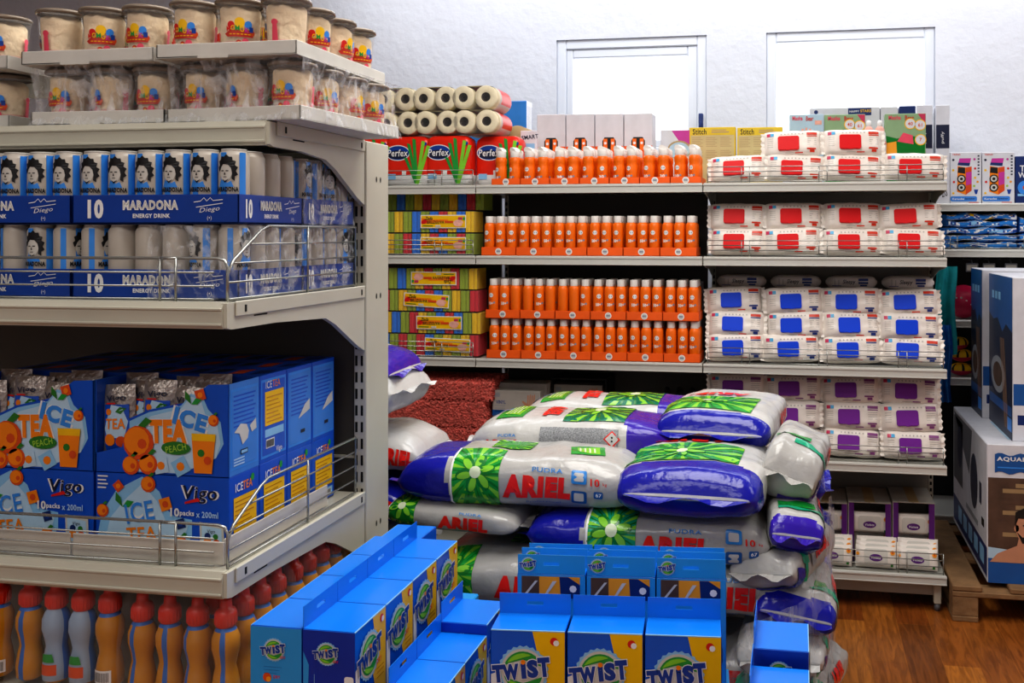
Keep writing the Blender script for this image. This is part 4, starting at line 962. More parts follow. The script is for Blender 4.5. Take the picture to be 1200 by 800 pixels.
# ---------------------------------------------------------------- packs of sponges
SPC = ['sp_green', 'sp_red', 'sp_green', 'sp_blue', 'sp_yellow', 'sp_green', 'sp_red', 'sp_blue', 'sp_red', 'sp_yellow']
def sponge_pack(seed, band_x, rot, flip, dark=False):
    rnd = random.Random(seed); t = thing('sponge_pack', 'x', 'sponges', (0, 0, 0), 0, 'clear packs of coloured sponges'); w, h, d = .041, .095, .13; n = 14
    sq = []
    for k in range(n):
        c = rnd.choice([q for q in ('sp_green', 'sp_red', 'sp_blue', 'sp_yellow', 'sp_green') if not sq or q != sq[-1]]); sq.append(c)
        b = MB(); z0, z1 = .002, h
        pr = [(-.021, 0), (-.008, 0), (-.004, .004), (.0, .005), (.004, .004), (.008, 0), (.021, 0)]
        pts = [(x*.9, y) for x, y in pr]+[(.019, .01), (.019, d), (-.019, d), (-.019, .01)]
        b.prism(pts, z0, z1, c, 'z'); b.box(-.0207, -.0190, .006, d, z0, z1, 'sp_dark')
        b.build('sponge', t, (-.0425*(k+.5), 0, 0))
    L = .0425*n
    f = MB(); f.box(-L-.004, .004, -.004, d+.004, 0, h+.003, 'pack_clear', .004); f.build('wrapper', t)
    if not dark:
        b = MB(); F0 = FR(-.0055); c, s_ = math.cos(rot), math.sin(rot); F = lambda a, z, l: F0(band_x+.8*a*c-.88*z*s_, .05+.8*a*s_+.88*z*c, l)
        if flip: F1 = F; F = lambda a, z, l: F1(-a, -z, l)
        b.drect(-.135, .135, -.034, .034, F, 'white', 1); b.drect(-.13, .13, -.030, .030, F, 'yellow', 2)
        b.dpoly([(-.13, .02), (-.1, .012), (.03, .012), (.03, .004), (-.1, -.012), (-.13, -.012)], F, 'orange', 3); b.dpoly([(-.13, .0), (-.11, .015), (-.09, 0), (-.11, -.012), (-.13, -.012)], F, 'red', 4)
        b.dtext('Zada', -.085, .017, .018, F, 'ink', 5, w=.045, bold=.04, shear=.3); b.dtext('BRUZGUVA', -.045, -.003, .016, F, 'ink', 5, w=.1, bold=.05, shear=.2); b.drect(.01, .06, -.008, .004, F, 'deep_orange', 5)
        b.drect(-.12, -.06, -.024, -.020, F, 'leaf', 4); b.drect(-.045, -.015, -.027, -.018, F, 'card_white', 5)
        b.ddisc(.09, -.008, .03, F, 'candy_pink', 4, 12, .018); b.drect(.09, .115, .010, .022, F, 'mark_pink', 5); b.drect(.112, .126, -.027, -.010, F, 'yellow', 6); b.drect(.118, .13, .008, .022, F, 'green', 5)
        b.build('paper_band', t)
    return t
xs_ = X(560, YG+.01)
for (z, nt, nm_, bands) in ((Z2, 2, 'second shelf', ((-.185, .0, 0), (-.185, 0, 0))), (Z3, 4, 'third shelf', ((-.185, -.03, 0), (-.235, 0, 0), (-.285, -.05, 0), (-.245, 0, 1)))):
    for k in range(nt):
        bx, r_, fl_ = bands[k]; o = sponge_pack(k*7+nt, bx+.04, r_, fl_); dx = (0, .01, 0, -.005)[k] if nt == 4 else -.02
        o.location = (xs_+dx, YG+.02, z+.002+k*.100); tag(o, f'clear pack of coloured sponges, {("lowest","second lowest","third lowest","topmost")[k]} of the stack on the {nm_}', None)
o = sponge_pack(55, 0, 0, 0, True); o.location = (xs_-.0, YG+.1, Z2+.204); tag(o, 'clear pack of coloured sponges without paper band, topmost on the second shelf')
# ---------------------------------------------------------------- red shaggy mats, glove boxes, dark bottles on the fourth shelf
def shag(z, h, seed, label, dx=0):
    rnd = random.Random(seed); b = MB(); x0, x1, y0, y1 = X(480, YG)-.14, X(572, YG)+dx, YG+.0, YG+.33
    b.box(x0+.02, x1-.02, y0+.02, y1, 0, h-.012, 'mat_red', .01)
    def tuft(x, y, z_, d):
        L = rnd.uniform(.012, .022); r = .0035; tip = Vector((x, y, z_))+d*L+Vector((rnd.uniform(-.006, .006), 0, -rnd.uniform(0, .008)))
        u = d.orthogonal().normalized()*r; w_ = d.cross(u).normalized()*r; p = Vector((x, y, z_))
        b.add([p+u, p-u*.5+w_*.9, p-u*.5-w_*.9, tip+u*.7, tip-u*.4+w_*.6, tip-u*.4-w_*.6], [(0, 1, 4, 3), (1, 2, 5, 4), (2, 0, 3, 5), (3, 4, 5)], 'mat_red')
    for _ in range(int(3800*h/.1)): tuft(rnd.uniform(x0+.01, x1-.01), y0+.022, rnd.uniform(0, h-.01), Vector((rnd.uniform(-.4, .4), -1, rnd.uniform(-.5, .3))).normalized())
    for _ in range(1500): tuft(rnd.uniform(x0+.01, x1-.01), rnd.uniform(y0+.02, y0+.2), h-.014, Vector((rnd.uniform(-.5, .5), rnd.uniform(-.6, .2), 1)).normalized())
    for _ in range(int(700*h/.1)): tuft(x1-.022, rnd.uniform(y0+.02, y0+.2), rnd.uniform(0, h-.01), Vector((1, rnd.uniform(-.5, .5), rnd.uniform(-.4, .3))).normalized())
    tag(b.build('shaggy_mat', None, (0, 0, z)), label, 'mat', 'red shaggy mats on the fourth shelf')
shag(Z4+.006, .082, 1, 'red shaggy chenille mat, lowest of the three on the fourth shelf'); shag(Z4+.088, .12, 2, 'red shaggy chenille mat, middle of the three on the fourth shelf', -.01); shag(Z4+.210, .085, 3, 'red shaggy chenille mat, topmost of the three on the fourth shelf', .02)
def glove(pa, pb, py0, py1, y, d, label):
    x0, x1 = X(pa, y), X(pb, y); z1 = ZH(py0, x0, y); z0 = ZH(py1, x0, y); w_ = x1-x0; h = z1-z0
    b = MB(); b.box(0, w_, 0, d, 0, h, 'grey_card', .002); f = FR(0)
    b.drect(0, w_, 0, h*.24, f, 'tub_blue', 1); b.drect(.01, .035, h*.75, h*.9, f, 'grey_carton', 1); b.dtext('VINYL', .04, h*.55, .016, f, 'mark_blue', 2, w=.045, bold=.04)
    for k in range(3): b.drect(.012, .06, h*.40-k*.012, h*.40-k*.012+.003, f, 'grey_carton', 1)
    # a hand print
    cx, cz = w_*.8, h*.5
    b.dpoly([(cx-.018, cz-.045), (cx+.012, cz-.045), (cx+.018, cz), (cx-.016, cz)], f, 'skin', 2)
    for k in range(4): b.dpoly([(cx-.016+k*.009, cz), (cx-.009+k*.009, cz), (cx-.008+k*.010, cz+.04+.006*(k % 2)), (cx-.014+k*.010, cz+.04)], f, 'skin', 2)
    b.dpoly([(cx-.016, cz-.02), (cx-.04, cz+.01), (cx-.034, cz+.014), (cx-.014, cz)], f, 'skin', 2)
    return tag(b.build('glove_box', None, (x0, y, z0)), label, 'box', 'boxes of vinyl gloves')
yg = YG+.05
zlow = Z4
glove(577, 633, 487, 517, yg, .2, 'grey box of vinyl gloves, lower one beside the red mats')
o = glove(577, 633, 457, 487, yg, .06, 'grey box of vinyl gloves, upper one beside the red mats')
for k in range(2): 
    b = MB(); b.box(0, .235, 0, .055, 0, .14, 'grey_card', .002); tag(b.build('glove_box', None, (o.location.x+.0+k*.0, yg+.065+k*.06, o.location.z)), f'grey glove box standing {ORD[k+1]} behind the printed upper one', 'box')
glove(649, 706, 450, 478, YG+.2, .14, 'grey box of vinyl gloves inside the black frame'); glove(649, 706, 478, 506, YG+.2, .14, 'grey box of vinyl gloves below the framed one')
b = MB(); y = YG+.18; x0, x1 = X(646, y), X(711, y); z1 = ZH(444, x0, y)-Z4; b.box(0, .006, 0, .2, 0, z1, 'black'); b.box(x1-x0-.006, x1-x0, 0, .2, 0, z1, 'black'); b.box(0, x1-x0, 0, .2, z1, z1+.006, 'black')
tag(b.build('display_stand', None, (x0, y, Z4)), 'black open display frame around two grey glove boxes', 'frame')
def dk():
    t = thing('spray_cleaner', 'x', 'bottle', (0, 0, 0), 0, 'dark trigger bottles on the fourth shelf')
    b = MB(); b.lathe([(.03, 0), (.034, .01), (.034, .12), (.02, .16), (.013, .175), (.013, .185)], 'hair', 14); b.drect(-.02, .02, .03, .11, CYL(.0342), 'deep_orange', 1, .01); b.build('bottle_body', t)
    c = MB(); c.box(-.012, .012, -.03, .02, .185, .21, 'black', .004); c.prism([(-.03, .205), (-.045, .215), (.02, .225), (.025, .2), (-.02, .19)], -.008, .008, 'black'); c.prism([(-.02, .19), (-.035, .16), (-.028, .16), (-.012, .19)], -.004, .004, 'black'); c.build('trigger', t)
    return t
DK = Proto(dk)
for k, px in enumerate((782, 797, 812)): DK.put((X(px, YG+.2), YG+.2, Z4+.03), .3, f'dark trigger spray bottle behind the pile, {ORD[k]} from left')
for k, px in enumerate((782, 797, 812)):
    pass
b = MB(); b.box(0, .22, 0, .1, 0, .029, 'card_brown', .001); tag(b.build('carton', None, (X(776, YG+.2), YG+.15, Z4+.0005)), 'low brown card tray under three dark trigger bottles', 'tray')
# ---------------------------------------------------------------- stock on the rear half of the top deck
YR = YB+.14
def pbox(name, pa, pb, py0, y, d, m, label, cat='box', deco=None, z0=Z1, group=None):
    x0, x1 = X(pa, y), X(pb, y); z1 = ZH(py0, (x0+x1)/2, y); b = MB(); b.box(0, x1-x0, 0, d, 0, z1-z0, m, .002)
    if deco: deco(b, FR(0), x1-x0, z1-z0)
    return tag(b.build(name, None, (x0, y, z0)), label, cat, group)
for k in range(4):
    pa = 629+k*34
    def dc(b, f, w, h):
        b.drect(0, w, 0, h*.56, f, 'tray_orange', 1); b.dpoly([(w*.26, h*.5), (w*.74, h*.5), (w*.74, h*.63), (w*.66, h*.68), (w*.34, h*.68), (w*.26, h*.63)], f, 'hair', 2)
        b.drect(w*.3, w*.44, h*.50, h*.66, f, 'spray_orange', 3); b.drect(w*.56, w*.7, h*.50, h*.66, f, 'spray_orange', 3); b.ddisc(w*.37, h*.6, w*.05, f, 'white', 4, 8); b.ddisc(w*.63, h*.6, w*.05, f, 'white', 4, 8); b.ddisc(w/2, h*.45, w*.09, f, 'white', 3, 12)
    pbox('bottle_carton', pa+.3, pa+33.4, 134-k*.4, YF+.34, .12, 'box_pale', f'tall pale carton with orange base and arched cutout, {ORD[k]} from left', 'carton', dc, group='pale cartons with orange bases')
b = MB()
def bl(b, f, w, h):
    b.ddisc(w*.45, h*.82, .022, f, 'mark_red', 1, 16, .009); b.dtext('Little', w*.45, h*.82, .008, f, 'white', 2, w=.03); b.drect(w*.5, w*.75, h*.5, h*.56, f, 'red', 1); b.dpoly([(w*.2, 0), (w*.3, h*.3), (w*.5, h*.2), (w*.8, h*.35), (w, 0)], f, 'white', 1)
    g_ = RT(w)
    b.drect(0, .1, 0, h, g_, 'white', 1)
    for k in range(5): b.dpoly([(.008+k*.02, .02), (.011+k*.02, .02), (.020+k*.02, h*.95), (.017+k*.02, h*.95)], g_, 'royal', 2)
pbox('tissue_pack', 530, 617, 119, YR, .1, 'sky_blue', 'blue plastic wrapped pack behind the kitchen rolls', 'pack', bl)
cbx = pbox('cardboard_box', 586, 627, 176, YF+.26, .16, 'card_brown', 'brown cardboard box under the brownish paper roll', 'box')
b = MB(); b.T = Matrix.Translation((0, 0, .06)) @ Matrix.Rotation(-PI/2, 4, 'X'); b.lathe([(.02, 0), (.06, 0), (.06, .2), (.02, .2)], 'beige', 24); tag(b.build('paper_roll', None, (X(606, YF+.3), YF+.30, ZH(176, X(606, YF+.26), YF+.26)+.001)), 'brownish paper roll lying beside the kitchen rolls', 'roll')
def sm(b, f, w, h): b.dtext('SMART', w*.6, h-.03, .02, f, 'dark_navy', 2, w=.08, bold=.05, rot=.1); b.drect(.008, w-.008, 0, h-.06, f, 'tub_blue', 1); b.drect(.008, w-.008, h-.09, h-.06, f, 'pale_blue', 2)
pbox('small_box', 610, 628.5, 153, YF+.22, .03, 'box_pale', 'small white and blue box between rolls and pale cartons', 'box', sm)
def pinkb(b, f, w, h):
    b.dpoly([(w*.3, h-.004), (w, h-.004), (w, h*.6), (w*.7, h*.62)], f, 'magenta', 1); b.ddisc(w*.5, h*.66, w*.32, f, 'beige', 2, 22, w*.25); b.ddisc(w*.5, h*.65, w*.28, f, 'box_sky', 3, 22, w*.22)
pbox('gift_box', 774, 818, 152, YR, .1, 'box_pale', 'white box with magenta stripes and a round picture', 'box', pinkb)
def yb_(b, f, w, h):
    b.drect(.004, w-.004, h-.035, h-.002, f, 'box_yellow', 1); b.dtext('Stitch', w*.22, h-.020, .026, f, 'ink', 2, w=w*.3, bold=.05); b.drect(w*.48, w*.86, h-.026, h-.02, f, 'beige', 2); b.drect(w*.48, w*.8, h-.016, h-.012, f, 'beige', 2); b.drect(.006, w-.006, .004, h-.037, f, 'box_sand', 1)
    for c in range(3):
        for r in range(2):
            for q in range(6): b.drect(w*(.05+.31*c), w*(.05+.31*c)+w*(.24 if q % 2 else .2), h-.05-r*.06-q*.008, h-.05-r*.06-q*.008+.003, f, 'beige', 2)
pbox('craft_box', 808, 862, 149, YF+.36, .05, 'box_yellow', 'yellow boxed craft set, left of the pair behind the wipes', 'box', yb_); pbox('craft_box', 864, 917, 149, YF+.36, .05, 'box_yellow', 'yellow boxed craft set, right of the pair behind the wipes', 'box', yb_)
def wm(pale, badges):
    def dd(b, f, w, h):
        b.dtext('Masha', w*.24, h-.018, .020, f, 'pink', 3, w=w*.3, bold=.07); b.dtext('Bear', w*.6, h-.02, .022, f, 'towel_red', 3, w=w*.22, bold=.07)
        if pale: 
            for k in range(7): a = k*PI/6; b.drect(w*.5+.035*math.cos(a)-.005, w*.5+.035*math.cos(a)+.005, h-.11+.04*math.sin(a)-.007, h-.11+.04*math.sin(a)+.007, f, 'candy_pink', 3)
            b.drect(w*.75, w*.95, h-.05, h-.03, f, 'candy_pink', 2); return
        b.dpoly([(w*.8, h-.002), (w-.002, h-.002), (w-.002, h-.05)], f, 'mark_pink', 3)
        b.dpoly([(.004, .004), (w-.004, .004), (w-.004, h*.65), (w*.6, h*.7), (w*.3, h*.66), (.004, h*.7)], f, 'bag_leaf', 1); b.dpoly([(.004, h*.4), (w*.3, h*.4), (w*.28, h*.62), (.004, h*.6)], f, 'flower', 2)
        for k, (t_, cx, cz) in enumerate((('40', .62, .86), ('61', .86, .84), ('7', .87, .64))): b.ddisc(w*cx, h*cz, .026, f, 'yellow', 4, 16); b.ddisc(w*cx, h*cz, .022, f, 'box_pale', 5, 16); b.dtext(t_, w*cx, h*cz, .016, f, 'deep_orange', 6, bold=.05)
        b.dpoly([(w*.30, h*.62), (w*.7, h*.58), (w*.68, h*.70), (w*.45, h*.74)], f, 'pink', 3); b.ddisc(w*.3, h*.25, .02, f, 'towel_red', 3, 10)
    return dd
pbox('puzzle_box', 925, 965, 134, YR-.02, .06, 'box_sky', 'pale blue grey puzzle box at left of the toy boxes', 'box', wm(1, 0)); pbox('puzzle_box', 966, 1014, 134, YR-.02, .06, 'box_green', 'green puzzle box with two round badges behind the wipes', 'box', wm(0, 1))
pbox('puzzle_box', 1037, 1085, 133, YR-.06, .06, 'box_green', 'green puzzle box with three round badges at right', 'box', wm(0, 1))
def hw(b, f, w, h): b.drect(w*.55, w*.88, h-.04, h-.004, f, 'navy', 1); b.dtext('HAPPY', w*.64, h-.02, .010, f, 'white', 2, w=w*.14, bold=.05); b.dtext('STARS', w*.8, h-.018, .014, f, 'yellow', 2, w=w*.15, bold=.06); b.ddisc(.03, h-.02, .01, f, 'navy', 2, 10); b.drect(.0, w*.1, h-.08, h-.03, f, 'pale_blue', 1)
pbox('toy_box', 949, 1031, 126, YR+.14, .1, 'box_pale', 'long white and navy toy box behind the puzzle boxes', 'box', hw); 
pbox('toy_box', 1032, 1052, 125, YR+.14, .1, 'box_pale', 'narrow white box right of the long toy box', 'box'); pbox('toy_box', 1054, 1073, 124, YR+.14, .1, 'navy', 'dark navy box behind the right green puzzle box', 'box')
def nb(b, f, w, h): b.drect(.002, w-.002, h*.56, h*.80, f, 'dark_navy', 1); b.dtext('puffy', w*.5, h*.67, .018, f, 'white', 2, w=h*.12, rot=PI/2); b.dtext('20', w*.6, h*.1, .03, f, 'ink', 2, w=.03, rot=.3)
pbox('slim_carton', 1074, 1093, 123, 5.16, .1, 'box_pale', 'slim white carton with navy panel beside the green box', 'carton', nb, z0=RZ[0]); pbox('slim_carton', 1096.5, 1113, 123, 5.15, .12, 'box_pale', 'slim white carton with navy panel beside the karaoke boxes', 'carton', nb, z0=RZ[0])
def lb():
    t = thing('lotion_bottle', 'x', 'bottle', (0, 0, 0), 0, 'white lotion bottles with pink tops'); b = MB(); b.lathe([(.026, 0), (.03, .01), (.03, .2), (.026, .25), (.012, .275)], 'white', 16); b.build('bottle_body', t)
    c = MB(); c.lathe([(.0305, .28-.085), (.0308, .2), (.02, .27), (.012, .28)], 'candy_pink', 16); c.lathe([(.011, .275), (.011, .305), (.004, .31)], 'white', 12); c.build('cap', t); return t
LB = Proto(lb)
for k, px in enumerate((1018, 1031)): LB.put((X(px, YR-.07), YR-.07, Z1), 0, f'white lotion bottle with pink shoulder, {("left","right")[k]} of the two between puzzle boxes')
# ---------------------------------------------------------------- washing powder bags
def sgnp(c, e): return math.copysign(abs(c)**e, c)
class Bag:
    """powder bag lying along X, length L, width W, height H, centre of base at origin"""
    def __init__(s, L, W, H, seed, sag=0, blue='left', zone=.27, base='bag_grey', bluem='bag_blue', twist=0, puff=1.0, burst=True, lean=0):
        s.L, s.W, s.H, s.seed, s.sag, s.tw, s.lean = L, W, H, seed, sag, twist, lean; s.blue = blue; s.zone = zone; s.base = base; s.bluem = bluem; s.puff = puff; s.burst = burst
        n = 96; pr = [s.sec(k/n) for k in range(n+1)]; s.arc = [0]
        for a, b in zip(pr, pr[1:]): s.arc.append(s.arc[-1]+math.hypot(b[0]-a[0], b[1]-a[1]))
        s.n = n
    def sec(s, v):                  # cross-section: v=0 front (-Y), .25 top, .5 back, .75 bottom
        a = 2*PI*v; return (-s.W/2*sgnp(math.cos(a), .62), s.H/2*sgnp(math.sin(a), .62))
    def P(s, u, v, l=0):
        y, z = s.sec(v); e = abs(2*u-1)
        k = max(0, 1-e**7)**.55; kz = .10+.90*k; ky = .86+.14*k
        x = (u-.5)*s.L*(1-.02*abs(z)/s.H)
        nz = Vector((u*4+s.seed*3.1, v*6, s.seed))
        wr = noise.noise(nz*1.1)*.019+noise.noise(nz*3.1)*.008+(abs(noise.noise(nz*5.3))-.2)*.006
        fold = math.sin(v*2*PI*7+s.seed+3*noise.noise(nz))*.006*e**3
        rr = 1+(wr+fold)*7*s.puff
        n = Vector((0, y/(s.W/2)**2*s.W/2, z/(s.H/2)**2*s.H/2)); n.normalize()
        zz = z*kz*rr; yy = y*ky*(1+wr*2)
        zz += -s.sag*(2*u-1)**2+s.tw*(u-.5)*y+s.lean*(u-.5)
        off = l+(0 if l == 0 else .0022)
        return Vector((x, yy, s.H/2+zz))+n*off
    def v_of(s, b):                 # b metres of arc upwards from the middle of the front side
        b = b % s.arc[-1]
        for k in range(s.n):
            if s.arc[k+1] >= b: q = (b-s.arc[k])/(s.arc[k+1]-s.arc[k]); return (k+q)/s.n
        return 1
    def fn(s, u0=.5, b0=0, rot=0):
        c, q = math.cos(rot), math.sin(rot)
        return lambda a, b, l: s.P(min(.995, max(.005, u0+(a*c-b*q)/s.L)), s.v_of(b0+a*q+b*c), l)
    def body(s):
        b = MB()
        def mf(u, v):
            w = u+.012*math.sin(v*11+s.seed); uu = w if s.blue == 'left' else 1-w if s.blue == 'right' else 1
            if uu < s.zone: return s.bluem
            return s.base
        b.grid(lambda u, v: s.P(u, v), 56, 40, s.base, closed_v=True, mf=mf)
        # flat crimped end seals
        for u, sg in ((0, -1), (1, 1)):
            vs = []; n = 10; c0 = s.P(u, 0); c1 = s.P(u, .5); m = s.bluem if (s.blue == 'left') == (sg < 0) and s.blue in ('left', 'right') else s.base
            for k in range(n+1):
                q = k/n; p = c0.lerp(c1, q); p.z = (s.P(u, .25).z+s.P(u, .75).z)/2
                vs.append(p+Vector((-sg*.004, 0, 0))); vs.append(p+Vector((sg*(.022+.004*math.sin(q*9+s.seed)), 0, .010*math.sin(q*12+s.seed)-.004)))
            b.add(vs, [(2*k, 2*k+1, 2*k+3, 2*k+2) for k in range(n)], m)
        b.grid(lambda u, v: s.P(0, v).lerp(Vector((s.P(0, 0).x, 0, s.P(0, .25).z*.5+s.P(0, .75).z*.5)), u), 1, 40, s.base, closed_v=True)
        b.grid(lambda u, v: s.P(1, v).lerp(Vector((s.P(1, 0).x, 0, s.P(1, .25).z*.5+s.P(1, .75).z*.5)), u), 1, 40, s.base, closed_v=True)
        return b
def burst(b, f, R0, m1='bag_green', m2='bag_lime', size=1.0, half=.16, clip=None, flower=True):
    F = .03
    b.dpoly([(-half, -R0), (half, -R0), (half, R0), (-half, R0)], f, m1, 1, F)
    for k in range(14):
        a0 = 2*PI*k/14+.1; a1 = a0+.17
        def ed(a):
            c, q = math.cos(a), math.sin(a); t = min(half/abs(c) if abs(c) > 1e-6 else 9, R0/abs(q) if abs(q) > 1e-6 else 9); return (c*t, q*t)
        b.dpoly([(.03*math.cos(a0), .03*math.sin(a0)), ed(a0), ed(a1)], f, m2, 2, F)
    for k in range(14):
        a0 = 2*PI*k/14+.33; a1 = a0+.09
        def ed(a):
            c, q = math.cos(a), math.sin(a); t = min(half/abs(c) if abs(c) > 1e-6 else 9, R0/abs(q) if abs(q) > 1e-6 else 9); return (c*t, q*t)
        b.dpoly([(.03*math.cos(a0), .03*math.sin(a0)), ed(a0), ed(a1)], f, 'bag_leaf', 2, F)
    if flower:
        for k in range(6):
            a = 2*PI*k/6+.2; c, q = math.cos(a), math.sin(a); r = .036*size
            pts = []
            for t in range(12):
                w = 2*PI*t/12; x = .9*r+.75*r*math.cos(w); y = .42*r*math.sin(w); pts.append((x*c-y*q, x*q+y*c))
            b.dpoly(pts, f, 'bag_leaf', 4, F)
            pts = []
            for t in range(12):
                w = 2*PI*t/12; x = .95*r+.58*r*math.cos(w); y = .1*r+.28*r*math.sin(w); pts.append((x*c-y*q, x*q+y*c))
            b.dpoly(pts, f, 'bag_lime', 5, F)
        b.ddisc(0, 0, .017*size, f, 'bag_pale', 6, 12, fine=F)
def ariel(b, f, h, w, sub=True, m='bag_red'):
    b.dtext('ARIEL', 0, 0, h, f, m, 4, w=w, bold=.2, shear=.08, fine=.02)
    if sub:
        b.dtext('PUDRA', w*.16, h*.78, h*.2, f, 'bag_cyan', 4, w=w*.45, bold=.03, fine=.03)
        b.dtext('Profesyonel', w*.1, -h*.72, h*.16, f, 'tub_blue', 4, w=w*.5, fine=.03)
def icons(b, f):
    for z, m in ((.03, 'bag_cyan'), (-.025, 'tub_blue')):
        b.drr(-.022, .022, z-.02, z+.02, .006, f, m, 4, fine=.02); b.drr(-.014, .014, z-.012, z+.012, .004, f, 'bag_white', 5, fine=.02)
def kilo(b, f):
    b.dtext('10', -.01, .012, .022, f, 'bag_red', 4, w=.026, bold=.06, fine=.02); b.dtext('kg', .018, .009, .012, f, 'bag_red', 4, fine=.02)
    b.drr(-.014, .012, -.03, -.008, .004, f, 'tub_blue', 4, fine=.02); b.dtext('67', 0, -.019, .012, f, 'white', 5, bold=.05)
def stripes(b, f, w, h):
    b.dpoly([(-w/2, -h/2), (w/2, -h/2), (w/2, h/2), (-w/2, h/2)], f, 'bag_green', 1, .03); b.dpoly([(-w*.3, -h*.3), (w*.35, -h*.4), (w*.35, h*.4), (-w*.3, h*.35)], f, 'bag_lime', 2, .03)
    for k in range(4): b.drect(-w*.25+k*w*.14, -w*.2+k*w*.14, -h*.3, h*.3, f, 'bag_pale', 3, .03)
GRP = 'bags of washing powder piled on the floor display'
def finish(b, loc, rz, label, rot=None, group=GRP):
    o = b.build('washing_powder_bag', None, loc, rz, rot); return tag(o, label, 'bag', group)
def side_bag(L, W, H, seed, loc, rz, label, zone=.27, h=.05, w=.2, sag=0, m1='bag_green', m2='bag_lime', au=.60, bl='left', topart=True, rot=None, iu=.8, bluem='bag_blue', lean=0, puff=1):
    g_ = Bag(L, W, H, seed, sag, bl, zone, bluem=bluem, lean=lean, puff=puff); b = g_.body()
    hf = L*.1
    u0 = zone+.015+hf/L
    f = g_.fn(u0, .03); burst(b, f, min(.11, H*.9), m1, m2, min(1, H/.12), hf)
    b.dpoly([(-hf-.004, -.11), (-hf+.002, -.11), (-hf+.002, .11), (-hf-.004, .11)], f, 'white', 6, .03)
    ariel(b, g_.fn(au, -.004), h, w)
    if iu: icons(b, g_.fn(iu, .0)); kilo(b, g_.fn(iu+.08, .005))
    if topart:
        stripes(b, g_.fn(.78, H*.5+W*.3, .2), .10, .08); burst(b, g_.fn(.45, H*.5+W*.42), .05, m1, m2, .6, .06, flower=False)
    return finish(b, loc, rz, label, rot)
# front row, upper layer
YP = 2.66
zb = ZH(606, -.5, YP)
side_bag(.70, .32, .150, 1, (-.80, YP+.165, zb+.002), .02, 'long powder bag with blue left end, front left of the top layer', zone=.23, h=.060, w=.195, m1='bag_green', au=.60, iu=.775, sag=.012)
# right neighbour seen end on, blue base to the front
def end_bag(L, W, H, seed, loc, rz, label, front='bag_blue', zone=.3, top=True, rot=None, flip=True, puff=1):
    """bag whose length runs away from the viewer; X of the bag becomes world Y"""
    g_ = Bag(L, W, H, seed, 0, 'left', zone, bluem=front, base='bag_white', puff=puff); b = g_.body()
    b0 = H*.55+W*.5
    if top:
        f = g_.fn(zone+.02+.11/L, b0, -PI/2 if flip else PI/2)
        f = g_.fn(zone+.02+.10/L, b0, 0); burst(b, f, W*.42, 'bag_green', 'bag_lime', 1.1, .10)
        ariel(b, g_.fn(zone+.03+.25/L, b0, PI/2), .06, W*.62, False); stripes(b, g_.fn(.93, b0, PI/2), W*.5, .04)
    ariel(b, g_.fn(.62, 0), .05, .16, False)
    ariel(b, g_.fn(.62, 2*(H*.55+W*.5), PI), .05, .16, False)
    return finish(b, loc, rz, label, rot)
yF2 = 2.60
end_bag(.52, .40, .150, 2, (X(808, yF2), yF2+.27, zb+.001), PI/2-.04, 'powder bag with broad blue end facing the aisle, right of the top layer', zone=.2)
# rear top bags
def top_bag(L, W, H, seed, loc, rz, label, info=True, rot=None):
    g_ = Bag(L, W, H, seed, 0.006, 'right', .24, base='bag_white', bluem='bag_purple'); b = g_.body(); t0 = H*.5+W*.42
    b.dpoly([(-.1, -.12), (.1, -.12), (.1, .12), (-.1, .12)], g_.fn(.60, t0), 'bag_teal', 1, .03); burst(b, g_.fn(.60, t0), .12, 'bag_teal', 'bag_lime', 1.1, .1)
    ariel(b, g_.fn(.37, t0, -PI/2), .055, W*.5, False); stripes(b, g_.fn(.17, t0, .0), .09, W*.62); icons(b, g_.fn(.07, t0+.02, PI/2))
    if info:
        f = g_.fn(.54, .012); b.dpoly([(-.125, -.05), (.125, -.05), (.125, .042), (-.125, .042)], f, 'bag_info', 3, .03)
        f = g_.fn(.70, .022, PI/4); b.drect(-.019, .019, -.019, .019, f, 'bag_red', 4, .02); b.drect(-.015, .015, -.015, .015, f, 'bag_white', 5, .02); b.drect(-.003, .003, -.008, .008, g_.fn(.70, .022), 'ink', 6)
        ariel(b, g_.fn(.16, -.012), .045, .13)
    return finish(b, loc, rz, label, rot)
zt_ = zb+.128
top_bag(.66, .31, .150, 5, (-.70, 3.12, ZH(549, -.7, 2.97)), .0, 'powder bag with grey text panel and purple right end, on top of pile')
top_bag(.66, .30, .150, 6, (-.64, 3.44, ZH(549, -.7, 2.97)+.0), .0, 'powder bag with purple right end at the very back of the pile top', info=False)
end_bag(.52, .36, .14, 7, (X(842, 2.95)-.0, 3.24, ZH(545, -.2, 2.94)+.012), PI/2-.10, 'powder bag with upside down red lettering, top right of the pile', zone=.10)
